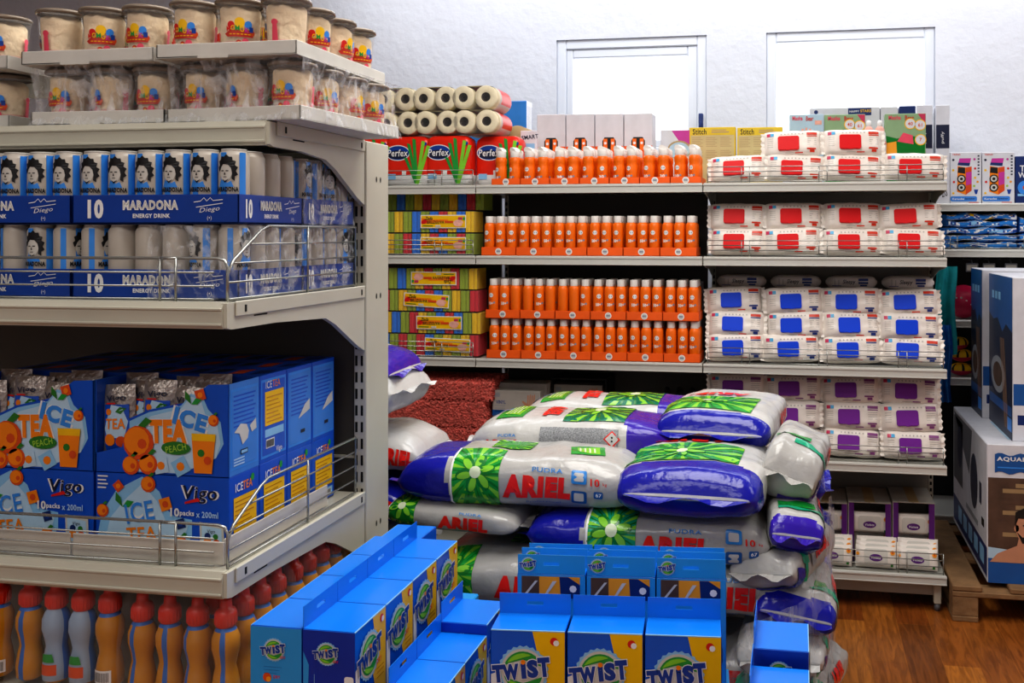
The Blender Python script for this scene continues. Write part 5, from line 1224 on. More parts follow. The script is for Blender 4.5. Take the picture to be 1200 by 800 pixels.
# second layer
z2 = zb-.135
side_bag(.68, .36, .140, 8, (-.42, YP+.17, z2), .01, 'powder bag with blue left end under the blue ended one, second layer', zone=.25, h=.052, w=.20, au=.62, m1='bag_teal', iu=.86)
side_bag(.40, .30, .085, 9, (-.975, YP+.14, ZH(628, -.95, YP)+.002), -.02, 'slim flattened powder bag, second layer at the left front', zone=.02, h=.034, w=.15, au=.60, topart=False, iu=0, bl='none', lean=-.02, puff=.7)
side_bag(.62, .36, .15, 10, (-.74, YP+.15, z2-.137), .0, 'powder bag mostly hidden behind the blue boxes, third layer', zone=.02, h=.062, w=.2, au=.50, iu=0, bl='none')
side_bag(.62, .36, .15, 11, (-.26, YP+.18, z2-.139), .0, 'powder bag in the third layer at right behind the blue boxes', zone=.2, h=.06, w=.2, m1='bag_teal')
for k in range(2):
    for j in range(2):
        g_ = Bag(.58, .34, .13, 20+k*2+j, 0, 'left', .25); b = g_.body(); ariel(b, g_.fn(.6, 0), .06, .2, False)
        finish(b, ((-.86, -.28)[j], YP+.2, .145+k*.125), 0, f'powder bag low in the pile, {("left","right")[j]} one of the {("bottom","second lowest")[k]} layer')
for k in range(5):
    for j in range(2):
        g_ = Bag(.60, .34, .135, 30+k*2+j, 0, 'right', .25); b = g_.body()
        finish(b, ((-.82, -.22)[j], 3.27, .145+k*.135 if k < 5 else 0), 0, f'powder bag in the rear of the pile, {("left","right")[j]} one of {ORD[k]} layer from the pallet')
# right flank: bag ends poking out
ends = [(.800, 2.86, .17, .17, .5, 'bag_grey'), (.700, 2.72, .15, .11, .15, 'bag_grey'), (.60, 2.70, .20, .11, -.2, 'bag_grey'), (.49, 2.70, .22, .12, .25, 'bag_grey'), (.375, 2.68, .24, .12, -.1, 'bag_white'), (.26, 2.70, .24, .12, .2, 'bag_grey')]
for k, (z, y, w_, h_, r_, m) in enumerate(ends):
    g_ = Bag(.40, w_, h_, 50+k, .0, 'left', .16 if k % 2 == 0 else .07, base='bag_grey', bluem=m if k % 2 == 0 else ('bag_purple', 'bag_blue', 'bag_teal')[k//2], puff=1.5); b = g_.body()
    b.dpoly([(-.01, -.1), (.012, -.1), (.012, .1), (-.01, .1)], g_.fn(.19, .06), 'bag_teal', 2, .03); b.dpoly([(-.03, -.05), (.03, -.05), (.02, .05), (-.03, .05)], g_.fn(.32, h_), 'bag_green', 2, .03)
    ariel(b, g_.fn(.55, h_*.2), .045, .13, False); ariel(b, g_.fn(.55, h_*1.1+w_, PI), .045, .13, False)
    b.dpoly([(-.035, -.16), (.0, -.16), (.012, .0), (-.03, .02)], g_.fn(.12, .0), 'bag_purple' if k == 0 else 'bag_blue', 2, .03); b.dpoly([(-.012, -.03), (.03, -.04), (.02, .05), (.0, .05)], g_.fn(.17, h_*.4), 'bag_teal', 3, .03); b.dpoly([(-.02, -.03), (.02, -.02), (.02, .03), (-.02, .02)], g_.fn(.36, .02), 'bag_info', 2, .03)
    finish(b, (-.035+.012*(k % 2), y+.12, z), PI/2+.12*math.sin(k*2.3), f'crumpled powder bag end on the right flank, {ORD[k]} from the top', rot=(.6*r_, 0, PI/2+.2*math.sin(k*2.3)-.1))
# left stack
for k, (z, xr, h_) in enumerate(((.145, -1.19, .125), (.28, -1.20, .125), (.415, -1.18, .125), (.55, -1.16, .13), (.69, -1.175, .13), (.83, -1.15, .12), (.960, -1.195, .155), (1.12, -1.25, .10))):
    g_ = Bag(.52, .34, h_, 70+k, .02, 'right' if k in (2, 7, 4) else 'left', .2, base='bag_white', bluem='bag_purple' if k == 7 else 'bag_blue', puff=1.3); b = g_.body()
    ariel(b, g_.fn(.87 if k != 7 else .5, 0), .050, .11, False); burst(b, g_.fn(.66, .02), .06, 'bag_green', 'bag_lime', .7, .05); icons(b, g_.fn(.93, .01)) if k == 6 else None
    finish(b, (xr-.26, 2.96+.02*(k % 2), z), .05*math.sin(k*3), f'powder bag in the tall stack by the gondola post, {ORD[k]} from the bottom', rot=(0, .05*math.sin(k*1.9)-(.16 if k == 6 else -.08 if k == 7 else 0), .05*math.sin(k*3)))
def pallet(name, x0, x1, y0, y1, label, along='y'):
    t = thing(name, label, 'pallet', ((x0+x1)/2, y0, 0)); W_ = x1-x0; D_ = y1-y0; xs = -W_/2
    n = 5 if along == 'y' else 7
    for k in range(n):
        w_ = .115; b = MB(); p = (W_-w_)*k/(n-1)
        b.box(xs+p, xs+p+w_, 0, D_, .122, .144, 'wood_pallet', .004); b.build('top_board', t)
    for y in (0, D_/2-.05, D_-.1):
        b = MB(); b.box(xs, -xs, y, y+.1, .1, .121, 'wood_pallet', .003); b.build('stringer_board', t)
        for x in (xs, -.05, -xs-.1): b = MB(); b.box(x, x+.1, y+.002, y+.098, .022, .1, 'wood_pallet', .003); b.build('block', t)
    for x in (xs, -.05, -xs-.1): b = MB(); b.box(x, x+.1, 0, D_, 0, .022, 'wood_pallet', .003); b.build('bottom_board', t)
    return t
pallet('wooden_pallet', -1.16, .0, 2.66, 3.6, 'wooden pallet under the main pile of powder bags'); pallet('wooden_pallet', -2.0, -1.19, 2.8, 3.6, 'wooden pallet under the tall stack of powder bags')
# torn stretch film hanging round the lower right of the pile
b = MB()
def pf(u, v):
    P_ = [(-.34, 2.60), (.03, 2.58), (.085, 2.66), (.10, 3.3)]
    a = v*3; i = min(int(a), 2); q = a-i; x = P_[i][0]+(P_[i+1][0]-P_[i][0])*q; y = P_[i][1]+(P_[i+1][1]-P_[i][1])*q
    top = (.42, .62, .74, .72)[i]+((.62, .74, .72)[i]-(.42, .62, .74)[i])*0; tops = (.42, .62, .74, .70); top = tops[i]+(tops[i+1]-tops[i])*q+.02*noise.noise(Vector((v*20, 0, 0)))
    n = noise.noise(Vector((x*14, y*14, u*3)))*.02+noise.noise(Vector((x*40, y*40, u*6)))*.006
    return (x+n, y-n*.5, .15+u*(top-.15))
b.grid(pf, 24, 72, 'pile_film'); tag(b.build('stretch_film'), 'torn clear stretch film hanging around the lower right of the bag pile', 'film')
# ---------------------------------------------------------------- blue boxes of laundry sheets in the foreground
def twlogo(b, cx, cz, r, f, l=3, dry=True):
    n = 24
    b.dpoly([(cx+(r*1.07+.003*(k % 2)*r/.04)*math.cos(2*PI*k/48), cz+(r*1.07+.003*(k % 2)*r/.04)*math.sin(2*PI*k/48)) for k in range(48)], f, 'pale_blue', l)
    b.ddisc(cx, cz, r, f, 'card_white', l+1, n)
    for s_, m in ((1, 'green'), (-1, 'green')):
        pts = [(cx+r*.88*math.cos(a), cz+s_*r*.88*math.sin(a)) for a in [PI*(.08+.84*k/12) for k in range(13)]]; b.dpoly((pts+[(cx-r*.6, cz+s_*r*.35), (cx, cz+s_*r*.52)])[::s_], f, m, l+2)
        pts = [(cx+r*.8*math.cos(a), cz+s_*r*.8*math.sin(a)) for a in [PI*(.35+.5*k/8) for k in range(9)]]; b.dpoly((pts+[(cx-r*.2, cz+s_*r*.55)])[::s_], f, 'bag_lime', l+3)
    for k, ch in enumerate('TWiST'):
        w_ = (.42, .62, .2, .42, .45)[k]*r; x = cx+(-1.12, -.55, .02, .42, .93)[k]*r; h = (.78, .72, .72, .8, .86)[k]*r; z = cz+(-.08+.09*k-.05)*r
        b.dtext(ch, x, z, h*1.1, f, 'white', l+4, w=w_*1.35, bold=.3, rot=.1); b.dtext(ch, x, z, h, f, 'royal', l+5, w=w_*1.2, bold=.18, rot=.1)
    b.ddisc(cx+.0*r, cz+.42*r, r*.11, f, 'orange', l+6, 8)
    if dry: b.dtext('DRY', cx+r*.95, cz-r*.62, r*.24, f, 'red', l+4, w=r*.55, bold=.05)
def twist(w, t, h, backtab=True, light=False, photo=False):
    """box w wide (X), t deep (Y), front faces -Y; hang tab on the back panel"""
    def mk():
        b = MB(); b.box(0, w, 0, t, 0, h, 'twist_blue', .0012); r = .0
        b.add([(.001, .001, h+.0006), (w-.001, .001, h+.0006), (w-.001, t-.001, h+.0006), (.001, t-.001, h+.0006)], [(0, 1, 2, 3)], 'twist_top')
        b.box(.001, w-.001, -.0006, .002, h-.0022, h+.0004, 'pale_blue', .0004)
        f = FR(0)
        b.dpoly([(w*.56, 0), (w-.001, 0), (w-.001, h-.001), (w*.56, h-.001), (w*.62, h*.8), (w*.5, h*.5), (w*.62, h*.2)], f, 'twist_yellow', 1)
        b.dpoly([(.001, 0), (.001, h*.56), (w*.08, h*.58), (w*.13, h*.54), (w*.13, 0)], f, 'white', 2)
        twlogo(b, w*.44, h*.60, w*.30, f, 3)
        b.ddisc(w*.85, h*.90, .008, f, 'red', 2, 10); b.ddisc(w*.88, h*.885, .006, f, 'white', 3, 8); b.drect(w*.7, w*.92, h*.30, h*.305, f, 'juice', 2)
        for k in range(3): b.drect(w*.68, w*.92, h*.34-k*.009, h*.34-k*.009+.0015, f, 'juice', 2)
        b.dpoly([(w*.1, 0), (w*.25, h*.2), (w*.35, h*.05), (w*.4, 0)], f, 'pale_blue', 2)
        for g_, fl_ in ((RT(w), 1), (LF(0), -1)):
            o_ = 0 if fl_ == 1 else -t; g2 = (lambda q: lambda a, z, l: q(a+o_, z, l))(g_)
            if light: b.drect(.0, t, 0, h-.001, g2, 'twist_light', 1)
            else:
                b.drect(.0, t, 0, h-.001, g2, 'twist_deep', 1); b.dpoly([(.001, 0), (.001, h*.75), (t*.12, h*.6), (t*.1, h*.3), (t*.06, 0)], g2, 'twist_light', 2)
            twlogo(b, t*.47, h*.74, t*.19, g2, 3)
            if light:
                for k in range(3): b.drect(t*.26, t*(.62-.05*k), h*.54-k*.006, h*.543-k*.006, g2, 'royal', 2)
                b.ddisc(t*.33, h*.42, t*.085, g2, 'deep_orange', 2, 10); b.ddisc(t*.36, h*.40, t*.05, g2, 'flower', 3, 8); b.dtext('DRY', t*.52, h*.43, .006, g2, 'red', 2, w=.014, bold=.04); b.ddisc(t*.33, h*.26, t*.07, g2, 'leaf', 2, 10); b.dtext('WET', t*.52, h*.28, .006, g2, 'leaf', 2, w=.014, bold=.04)
            else:
                b.drr(t*.80, t*.98, 0, h*.5, t*.05, g2, 'white', 2); b.dpoly([(t*.27, h*.36), (t*.33, h*.33), (t*.27, h*.30)], g2, 'white', 2); b.drect(t*.22, t*.228, h*.1, h*.5, g2, 'pale_blue', 2)
        g_ = BK(t); fb = lambda a, z, l: g_(a-w, z, l)
        if photo:
            b.drect(0, w, 0, h-.001, fb, 'twist_light', 1)
            fq = lambda a, z, l: fb(a, z+h*.08, l); b.drect(w*.06, w*.92, h*.70, h*.9, fq, 'flower', 2); b.drect(w*.06, w*.32, h*.70, h*.9, fq, 'brick_brown', 3); b.dpoly([(w*.1, h*.73), (w*.14, h*.73), (w*.3, h*.86), (w*.26, h*.86)], fq, 'card_white', 4); b.dpoly([(w*.4, h*.73), (w*.44, h*.73), (w*.58, h*.86), (w*.52, h*.86)], fq, 'card_white', 4); b.dpoly([(w*.64, h*.70), (w*.92, h*.70), (w*.92, h*.83), (w*.75, h*.9), (w*.62, h*.9)], fq, 'navy', 4); b.ddisc(w*.82, h*.79, .008, fq, 'white', 5, 8)
            for k in range(6): b.drect(w*.12, w*.85, h*.6-k*.014, h*.605-k*.014, fb, 'royal', 2)
        b.build
        o = b.build('laundry_sheet_box'); tag(o, 'x', 'box', 'blue boxes of laundry sheets in the foreground')
        # tab with slot cut out, built as a strip around the hole
        if backtab:
            c = MB(); th = .042; y0, y1 = t-.0012, t; z0 = h; m = 'twist_light' if photo else 'twist_top'; hx0, hx1, hz0, hz1 = w/2-.017, w/2+.017, h+th*.45, h+th*.62
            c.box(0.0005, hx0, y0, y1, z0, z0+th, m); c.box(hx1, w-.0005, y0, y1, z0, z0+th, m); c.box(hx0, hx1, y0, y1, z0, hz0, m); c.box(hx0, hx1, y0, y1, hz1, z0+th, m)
            for s_ in (-1, 1): 
                pass
            if photo:
                twlogo(c, w*.16, h+th*.5, .0145, fb, 2, False)
            c.build('hang_tab', o)
        return o
    return Proto(mk)
WL, TL, HL = .138, .104, .165
SCL = 1.15*.785; SXL = 1.15*1.0103
LBX = twist(WL, TL, HL); LLT = twist(WL, TL, HL, backtab=False, light=True)
xR = -.70*SXL; y0 = 1.89*SCL; zt1 = EYE-.646*1.15
ordd = ORD
for k in range(4):
    # front faces the aisle (+X): rotate so that -Y -> +X ; box x runs along +Y
    LBX.put((xR, y0+k*(WL+.001), zt1-HL), PI/2, f'blue laundry sheet box with raised tab, upper left cluster, {ORD[k]} from camera')
for k in range(5):
    # backs onto the first line, faces -X
    if k < 4: LLT.put((xR-2*TL-.003, y0+k*(WL+.001)+WL, zt1-HL), -PI/2, f'light blue sided laundry sheet box, outermost left line, {ORD[k]} from camera')
LLT.put((xR-2*TL-.003, y0+4*(WL+.001)+WL, zt1-HL-.012), -PI/2, 'light blue sided laundry sheet box at the far end of the left line')
# lower second line
xR2 = -.572*SXL; y2 = 2.097*SCL
for k, dz in enumerate((0, 0, .022)):
    LBX.put((xR2, y2-WL+k*(WL+.001), EYE-.755*1.15+dz-HL), PI/2, f'blue laundry sheet box in the lower second line, {ORD[k]} from the camera')
# centre rows, turned a little to the camera
WC, TC, HC = .149, .085, .2
CBX = twist(WC, TC, HC); PBX = twist(WC, .045, HC+.03, photo=True)
zc = .776; yl_ = 2.377*.785+.0; xl_ = X(575, yl_)
rc = math.radians(5.5)
d = Vector((math.cos(rc), math.sin(rc), 0)); e = Vector((-math.sin(rc), math.cos(rc), 0)); o0 = Vector((xl_, yl_, zc-HC))
for k in range(3): CBX.put(o0+d*(k*(WC+.004)), rc, f'blue and yellow box lettered TWiST facing the camera, {ORD[k]} from left')
for j in range(4):
    for k in range(3):
        bx = PBX.put(o0+e*(TC+.12+j*.047)+d*((k+1)*(WC+.003)+.0+.012)+Vector((0, 0, .01+(0, 0, -.02, -.02)[j])), rc+PI, f'laundry box turned back side out, {ORD[k]} from left, {ORD[j]} row behind front boxes')
        bx.location -= e*(-.045)
# small cluster at lower right
for k in range(2):
    LBX.put((X(948, 1.86), (1.90 if k else 1.735), .763-HL-(0 if k else .022)), PI/2, f'blue laundry sheet box in the right hand line, {("nearer","farther")[k]} one')
# display stand and cartons that carry them
def stand(x0, x1, y0, y1, z0, z1, label, n='display_plinth', m='twist_light', cat='stand'):
    b = MB(); b.box(x0, x1, y0, y1, 0, z1-z0, m, .003); f = FR(y0)
    b.drect(x0+.01, x1-.01, .01, z1-z0-.01, f, 'twist_blue', 1)
    return tag(b.build(n, None, (0, 0, z0)), label, cat)
stand(xR-2*TL-.01, xR+.004, y0-.01, y0+5*(WL+.001)+.01, 0, zt1-HL-.016, 'tall blue card plinth under the left cluster of laundry sheet boxes')
for k in range(4):
    b = MB(); b.box(0, 2*TL+.004, 0, WL-.002, 0, .0155, 'twist_light', .001); tag(b.build('card_riser', None, (xR-2*TL-.004, y0+k*(WL+.001)+.001, zt1-HL-.0158)), f'thin blue card riser under the left boxes, {ORD[k]} from the camera', 'riser')
stand(xR2-TL-.004, xR2+.004, y2-WL-.01, y2+2*WL+.03, 0, EYE-.755*1.15-HL-.001, 'blue card plinth under the lower second line of boxes')
b = MB(); b.box(0, TL, 0, WL, 0, .021, 'twist_light', .001); tag(b.build('card_riser', None, (xR2-TL, y2+WL+.002, EYE-.755*1.15-HL)), 'thin card riser under the farthest box of second line', 'riser')
b = MB(); b.box(-.0, 3*(WC+.004)+.012, -.01, TC+.42, 0, zc-HC-.002, 'twist_light', .004); tag(b.build('display_plinth', None, (xl_, yl_, 0), rc), 'broad blue card plinth under the centre rows of boxes', 'stand')
b = MB(); b.box(0, 3*(WC+.003)+.02, 0, .094, 0, .0085, 'twist_light', .001); tag(b.build('card_riser', None, o0+e*(TC+.115), rc), 'thin card riser under the boxes turned back side out', 'riser')
stand(X(948, 1.86)-TL-.002, X(948, 1.86)+.003, 1.731, 1.735+WL*2+.04, 0, .763-HL-.023, 'narrow blue card plinth under the right hand line of boxes')
b = MB(); b.box(0, TL, 0, WL, 0, .0225, 'twist_light', .001); tag(b.build('card_riser', None, (X(948, 1.86)-TL, 1.9, .763-HL-.0227)), 'thin card riser under the farther box of the right hand line', 'riser')
# ---------------------------------------------------------------- right hand side: pallet with pool boxes, shelf stock
PX_ = .605
pallet('wooden_pallet', PX_, PX_+1.0, 4.12, 5.05, 'worn wooden pallet under the boxed pools at right')
bx0 = .748; by = 4.18; zb_ = .1445; z1 = ZH(520, bx0, by); b = MB(); W_ = .9; D_ = .88; H_ = z1-zb_
t = thing('pool_box', 'large white box with bather photo standing on the wooden pallet', 'box', (bx0, by, zb_)); b.box(0, W_, 0, D_, 0, H_, 'box_pale', .003); f = FR(0)
b.drect(.004, W_-.004, 0, H_*.76, f, 'brick_brown', 1)
for r in range(14):
    for c in range(9): b.drect(.01+c*.1+(.05 if r % 2 else 0), .1+c*.1+(.05 if r % 2 else 0)-.004 if c < 8 else W_-.01, H_*.22+r*.022, H_*.22+r*.022+.017, f, 'card_brown' if (r*3+c) % 4 == 1 else 'brick_brown', 2) if .1+c*.1 < W_-.04 else None
b.drect(.22, .226, H_*.3, H_*.76, f, 'hair', 3); b.drect(.004, W_-.004, 0, .11, f, 'tub_blue', 3); b.dpoly([(.004, .10), (W_-.004, .085), (W_-.004, .13), (.1, .135), (.004, .145)], f, 'box_sky', 4)
cx = .165; cz = .20
b.dpoly([(cx-.155, .085), (cx+.25, .085), (cx+.2, .125), (cx+.06, .155), (cx+.04, .20), (cx-.04, .20), (cx-.05, .155), (cx-.125, .12)], f, 'skin', 5)
b.ddisc(cx, cz+.03, .056, f, 'skin', 6, 20, .072); b.dpoly([(cx-.058, cz+.03), (cx-.056, cz+.09), (cx, cz+.12), (cx+.056, cz+.09), (cx+.058, cz+.03), (cx+.045, cz+.065), (cx-.045, cz+.065)], f, 'hair', 7)
b.ddisc(cx-.052, cz+.025, .010, f, 'skin', 6, 8, .015); b.dpoly([(cx-.05, cz+.01), (cx-.03, cz-.035), (cx+.03, cz-.035), (cx+.05, cz+.01), (cx+.03, cz-.01), (cx-.03, cz-.01)], f, 'hair', 7)
for s_ in (-1, 1): b.drect(cx+s_*.02-.008, cx+s_*.02+.008, cz+.035, cz+.04, f, 'hair', 8)
b.dpoly([(cx-.005, cz+.03), (cx+.005, cz+.03), (cx+.008, cz+.008), (cx-.008, cz+.008)], f, 'candy_pink', 8); b.drect(cx-.015, cx+.015, cz-.008, cz-.004, f, 'mark_red', 8)
pts = [(.03+.014*k, H_*.93+.006*math.sin(k*1.1)) for k in range(14)]; b.dpoly(pts+[(x, z-.075) for x, z in pts[::-1]], f, 'tub_blue', 4)
b.dtext('AQUARIUS', .12, H_*.895, .020, f, 'white', 6, w=.165, bold=.08); b.drect(.04, .2, H_*.83, H_*.84, f, 'sky_blue', 6)
g_ = LF(0); g2 = lambda a, z, l: g_(a, z, l)
b.drect(-D_+.01, -.0, .02, H_*.25, g2, 'navy', 1); 
for k in range(5): b.drr(-.72+k*.14, -.62+k*.14, .05, .12, .01, g2, 'pale_blue', 2)
b.dpoly([(-D_+.02, H_*.97), (-.42, H_*.6), (-.35, H_*.97)], g2, 'plastic_grey', 1); b.drect(-D_+.02, -.6, H_*.4, H_*.94, g2, 'plastic_grey', 1); b.ddisc(-.68, H_*.72, .07, g2, 'dark_navy', 2, 16, .1); b.ddisc(-.3, H_*.6, .09, g2, 'dark_navy', 2, 16, .12); b.drect(-.17, -.12, H_*.5, H_*.66, g2, 'dark_navy', 2); b.drect(-.12, -.06, H_*.36, H_*.42, g2, 'hair', 2); b.drect(-.5, -.2, H_*.3, H_*.34, g2, 'grey_carton', 2)
f = TP(H_); b.drect(.1, .3, .1, .5, f, 'box_sky', 1); b.drect(.12, .28, .15, .25, f, 'navy', 2)
b.build('carton_body', t)
for k, (x0, yy0, dd, h_, lb_) in enumerate((( .86, 4.25, .50, ZH(325, .86, 4.25)-z1, 'tall narrow pool box standing on the large box, front one'), (.83, 4.76, .29, ZH(316, .83, 4.76)-z1, 'tall narrow pool box standing on the large box, rear one'))):
    t = thing('pool_box', lb_, 'box', (x0, yy0, z1)); b = MB(); w_ = .62; b.box(0, w_, 0, dd, 0, h_, 'box_pale', .003); g_ = LF(0); f = FR(0)
    b.drect(-dd+.001, -.001, .0, h_*.997, g_, 'dark_navy', 1)
    b.dpoly([(-dd+.001, h_*.997), (-.001, h_*.997), (-.001, h_*.66), (-dd*.25, h_*.70), (-dd*.4, h_*.64), (-dd*.6, h_*.72), (-dd*.8, h_*.70), (-dd+.003, h_*.74)][::-1], g_, 'tub_blue', 2)
    for q in range(3): b.drect(-dd*.85+q*.07, -dd*.85+q*.07+.05, h_*.84, h_*.89, g_, 'pale_blue', 3)
    for q in range(5): b.dpoly([(-dd*.3+q*.018, h_*.05), (-dd*.3+q*.018+.007, h_*.05), (-dd*.5+q*.02+.007, h_*.6), (-dd*.5+q*.02, h_*.6)], g_, 'skin' if q % 2 else 'card_brown', 3)
    b.ddisc(-dd*.6, h_*.35, dd*.3, g_, 'grey_carton', 2, 20, h_*.12); b.ddisc(-dd*.6, h_*.35, dd*.2, g_, 'brick_brown', 3, 16, h_*.08); b.drect(-dd+.01, -.01, h_*.14, h_*.2, g_, 'tub_blue', 2); b.drect(-.09, -.004, h_*.05, h_*.13, g_, 'sky_blue', 4)
    b.drect(.004, w_, h_*.22, h_*.35, f, 'tub_blue', 1); b.drect(.02, .1, h_*.1, h_*.16, f, 'navy', 1)
    b.build('carton_body', t)
# karaoke speaker boxes
ys = RYF+.03
for k, (pa, pb) in enumerate(((1113.5, 1150), (1151, 1189))):
    x0, x1 = X(pa, ys), X(pb, ys); w_ = x1-x0; h_ = ZH(178.5, x0, ys)-RZ[0]; b = MB(); b.box(0, w_, 0, .13, 0, h_, 'box_pale', .002); f = FR(0)
    b.dtext('TREND', w_*.2, h_*.955, .008, f, 'mark_red', 2, w=w_*.26, bold=.05)
    b.dpoly([(w_*.25, h_*.76), (w_*.62, h_*.74), (w_*.67, h_*.88), (w_*.3, h_*.88)], f, 'magenta', 2); b.dpoly([(w_*.24, h_*.75), (w_*.62, h_*.73), (w_*.64, h_*.79), (w_*.26, h_*.80)], f, 'navy', 3)
    b.dpoly([(w_*.22, h_*.23), (w_*.5, h_*.17), (w_*.5, h_*.70), (w_*.24, h_*.73)], f, 'orange', 2); b.dpoly([(w_*.5, h_*.17), (w_*.69, h_*.25), (w_*.69, h_*.72), (w_*.5, h_*.70)], f, 'deep_orange', 2); b.dpoly([(w_*.51, h_*.35), (w_*.69, h_*.38), (w_*.69, h_*.62), (w_*.51, h_*.6)], f, 'magenta', 3)
    b.dpoly([(w_*.24, h_*.60), (w_*.48, h_*.58), (w_*.48, h_*.70), (w_*.26, h_*.71)], f, 'ink', 3)
    for cz in (.48, .31): b.ddisc(w_*.36, h_*cz, w_*.14, f, 'hair', 3, 14); b.ddisc(w_*.36, h_*cz, w_*.10, f, 'card_white', 4, 12); b.ddisc(w_*.36, h_*cz, w_*.05, f, 'ink', 5, 8)
    for q in range(7): b.drect(w_*.88, w_*.94, h_*(.55+.06*q), h_*(.55+.06*q)+.007, f, 'dark_navy', 2)
    for q, (cx, cz, m) in enumerate(((.1, .65, 'yellow'), (.12, .42, 'red'), (.1, .2, 'yellow'), (.8, .68, 'red'), (.8, .5, 'yellow'), (.88, .42, 'flower'), (.77, .34, 'lime'), (.1, .85, 'dark_navy'), (.78, .86, 'magenta'))): b.ddisc(w_*cx, h_*cz, .0065, f, m, 2, 5)
    b.dpoly([(w_*.76, h_*.27), (w_*.9, h_*.27), (w_*.86, h_*.18), (w_*.8, h_*.18)], f, 'royal', 2)
    b.drr(0.001, w_*.86, h_*.04, h_*.14, .008, f, 'vigo_side', 2); b.dtext('Karaoke', w_*.26, h_*.09, .010, f, 'white', 3, w=w_*.38, bold=.05); b.dtext('Speaker', w_*.64, h_*.09, .010, f, 'dark_navy', 3, w=w_*.33, bold=.05); b.drect(w_*.6, w_*.92, h_*.012, h_*.025, f, 'mark_red', 2)
    tag(b.build('speaker_box', None, (x0, ys, RZ[0])), f'white karaoke speaker box, {("left","right")[k]} of the pair on the right shelf', 'box', 'karaoke speaker boxes')
x0 = X(1190, ys); b = MB(); h_ = ZH(183, x0, ys)-RZ[0]; b.box(0, .2, 0, .1, 0, h_, 'navy', .002); f = FR(0); b.dtext('Tri', .045, h_*.74, .03, f, 'white', 2, w=.05, bold=.05); b.dtext('Wo', .04, h_*.60, .028, f, 'white', 2, w=.055, bold=.05); b.ddisc(.045, h_*.33, .035, f, 'sky_blue', 2, 20); b.ddisc(.045, h_*.33, .012, f, 'deep_orange', 3, 12); b.drect(.01, .08, h_*.15, h_*.2, f, 'pale_blue', 2)
tag(b.build('game_box', None, (x0, ys, RZ[0])), 'dark blue game box with white lettering at the right edge', 'box')
# towels
def towel(i, px0, px1, z, h, seed, cat):
    rnd = random.Random(seed); y = ys-.0; x0, x1 = X(px0, y), X(px1, y); b = MB()
    cols = ['towel_blue', 'towel_blue', 'pale_blue', 'royal', 'white']
    def fn(u, v):
        a = 2*PI*v; c, s_ = math.cos(a), math.sin(a)
        return ((u-.5)*(x1-x0), .15+.14*sgnp(c, .4)*1, h/2+h/2*sgnp(s_, .6)*(1+.15*math.sin(u*9+seed))+.004*math.sin(u*14+seed*2))
    blk = {}
    def mf(u, v):
        n_ = noise.noise(Vector((u*7, v*9, seed*5))); return 'towel_blue' if n_ < .05 else 'white' if n_ < .22 else 'royal' if n_ < .36 else ('yellow' if cat == 'y' else 'pale_blue')
    b.grid(fn, 36, 40, 'towel_blue', closed_v=True, mf=mf)
    vs = [fn(1, k/40) for k in range(40)]; b.add(vs, [tuple(range(40))], 'towel_blue'); vs = [fn(0, k/40) for k in range(40)]; b.add(vs, [tuple(range(40))[::-1]], 'towel_blue')
    return b.build('folded_towel', None, ((x0+x1)/2, y, z))
for k in range(5): tag(towel(k, 1110+2*(k % 2), 1192, RZ[1]+.002+k*.036, .034, k+1, 'y' if k == 4 else ''), f'folded blue patterned beach towel, {ORD[k]} from bottom of the left towel stack', 'towel', 'folded beach towels')
for k in range(4): tag(towel(k, 1196, 1262, RZ[1]+.002+k*.040, .038, k+11, ''), f'folded blue patterned beach towel, {ORD[k]} from bottom of the right towel stack', 'towel', 'folded beach towels')
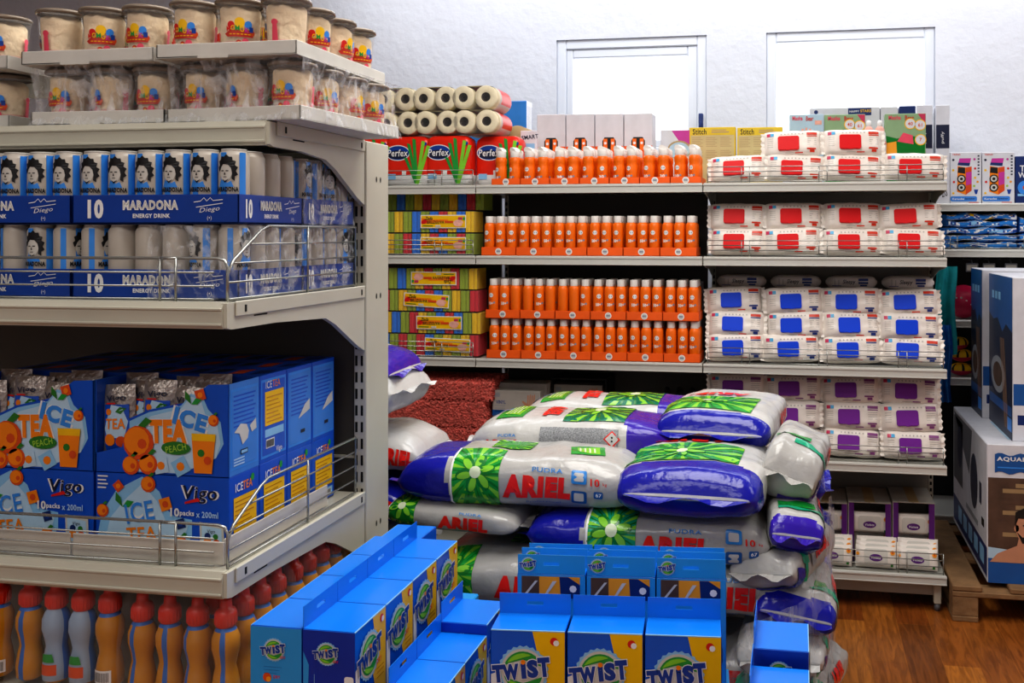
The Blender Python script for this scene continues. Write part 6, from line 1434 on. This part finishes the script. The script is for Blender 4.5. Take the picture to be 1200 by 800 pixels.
# dark zone: price tag holders, pink ball, teal towels, striped balls
for k, px in enumerate((1140, 1160, 1186)):
    b = MB(); x = X(px, ys); b.box(x-.03, x+.03, ys+.02, ys+.024, 0, .045, 'plastic_grey', .002); b.tube([(x, ys+.022, .045), (x, ys+.05, .06), (x, ys+.3, .06)], .003, 'plastic_grey'); b.drect(x-.025, x+.025, .008, .036, FR(ys+.02), 'grey_card', 1)
    tag(b.build('price_tag_holder', None, (0, 0, RZ[1]-.115)), f'grey price tag holder on a peg, {ORD[k]} from left under the towels', 'tag', 'grey price tag holders')
b = MB(); r = .085; b.lathe([(r*math.sin(PI*k/14), r-r*math.cos(PI*k/14)) for k in range(15)], 'hot_pink', 24, cap=False)
for k in range(7): b.ddisc(-.07+k*.024, .09+.02*math.sin(k), .005, CYL(.083), 'white', 2, 6)
tag(b.build('play_ball', None, (X(1130, ys+.05), ys+.08, RZ[2])), 'shiny pink ball with white dots on the right shelf', 'ball')
def drape(px0, px1, ya, z0, z1, m, label, seed):
    b = MB(); x0, x1 = X(px0, ya), X(px1, ya)
    b.grid(lambda u, v: (x0+(x1-x0)*u+.006*math.sin(v*7+seed), ya+.012*math.sin(u*13+seed)-.02*v*(1-u), z0+(z1-z0)*v), 24, 16, m)
    b.grid(lambda u, v: (x0+(x1-x0)*(1-u)+.006*math.sin(v*7+seed), ya+.012+.012*math.sin((1-u)*13+seed)-.02*v*u, z0+(z1-z0)*v), 24, 16, m)
    tag(b.build('hanging_towel'), label, 'towel')
yt = ys-.05
drape(1096, 1121, yt, ZH(415, .7, yt), ZH(312, .7, yt), 'towel_teal', 'teal cloth hanging beside the wipes shelf', 1)
drape(1103, 1115, yt-.03, ZH(470, .7, yt), ZH(380, .7, yt), 'towel_blue', 'bright blue cloth hanging below the teal one', 3)
def toyb():
    b = MB(); r = .036
    b.grid(lambda u, v: (1.7*r*math.sin(PI*u)*math.sin(2*PI*v), -1.0*r*math.sin(PI*u)*math.cos(2*PI*v), .9*r-.9*r*math.cos(PI*u)), 16, 28, 'yellow', closed_v=True, mf=lambda u, v: 'hot_pink' if u < .45 else ('ink' if int(v*28) % 4 == 0 and u < .8 else 'yellow'))
    return tag(b.build('toy_helmet'), 'x', 'toy', 'red and yellow striped toys')
TB = Proto(toyb)
for k, (px, dz) in enumerate(((1126, 0), (1158, 0), (1128, .068), (1160, .066), (1124, .13), (1150, .13))): TB.put((X(px, ys+.06), ys+.06, RZ[3]+dz), (.2*k), f'red and yellow striped toy, {ORD[k]} of the heap on the right lower shelf')
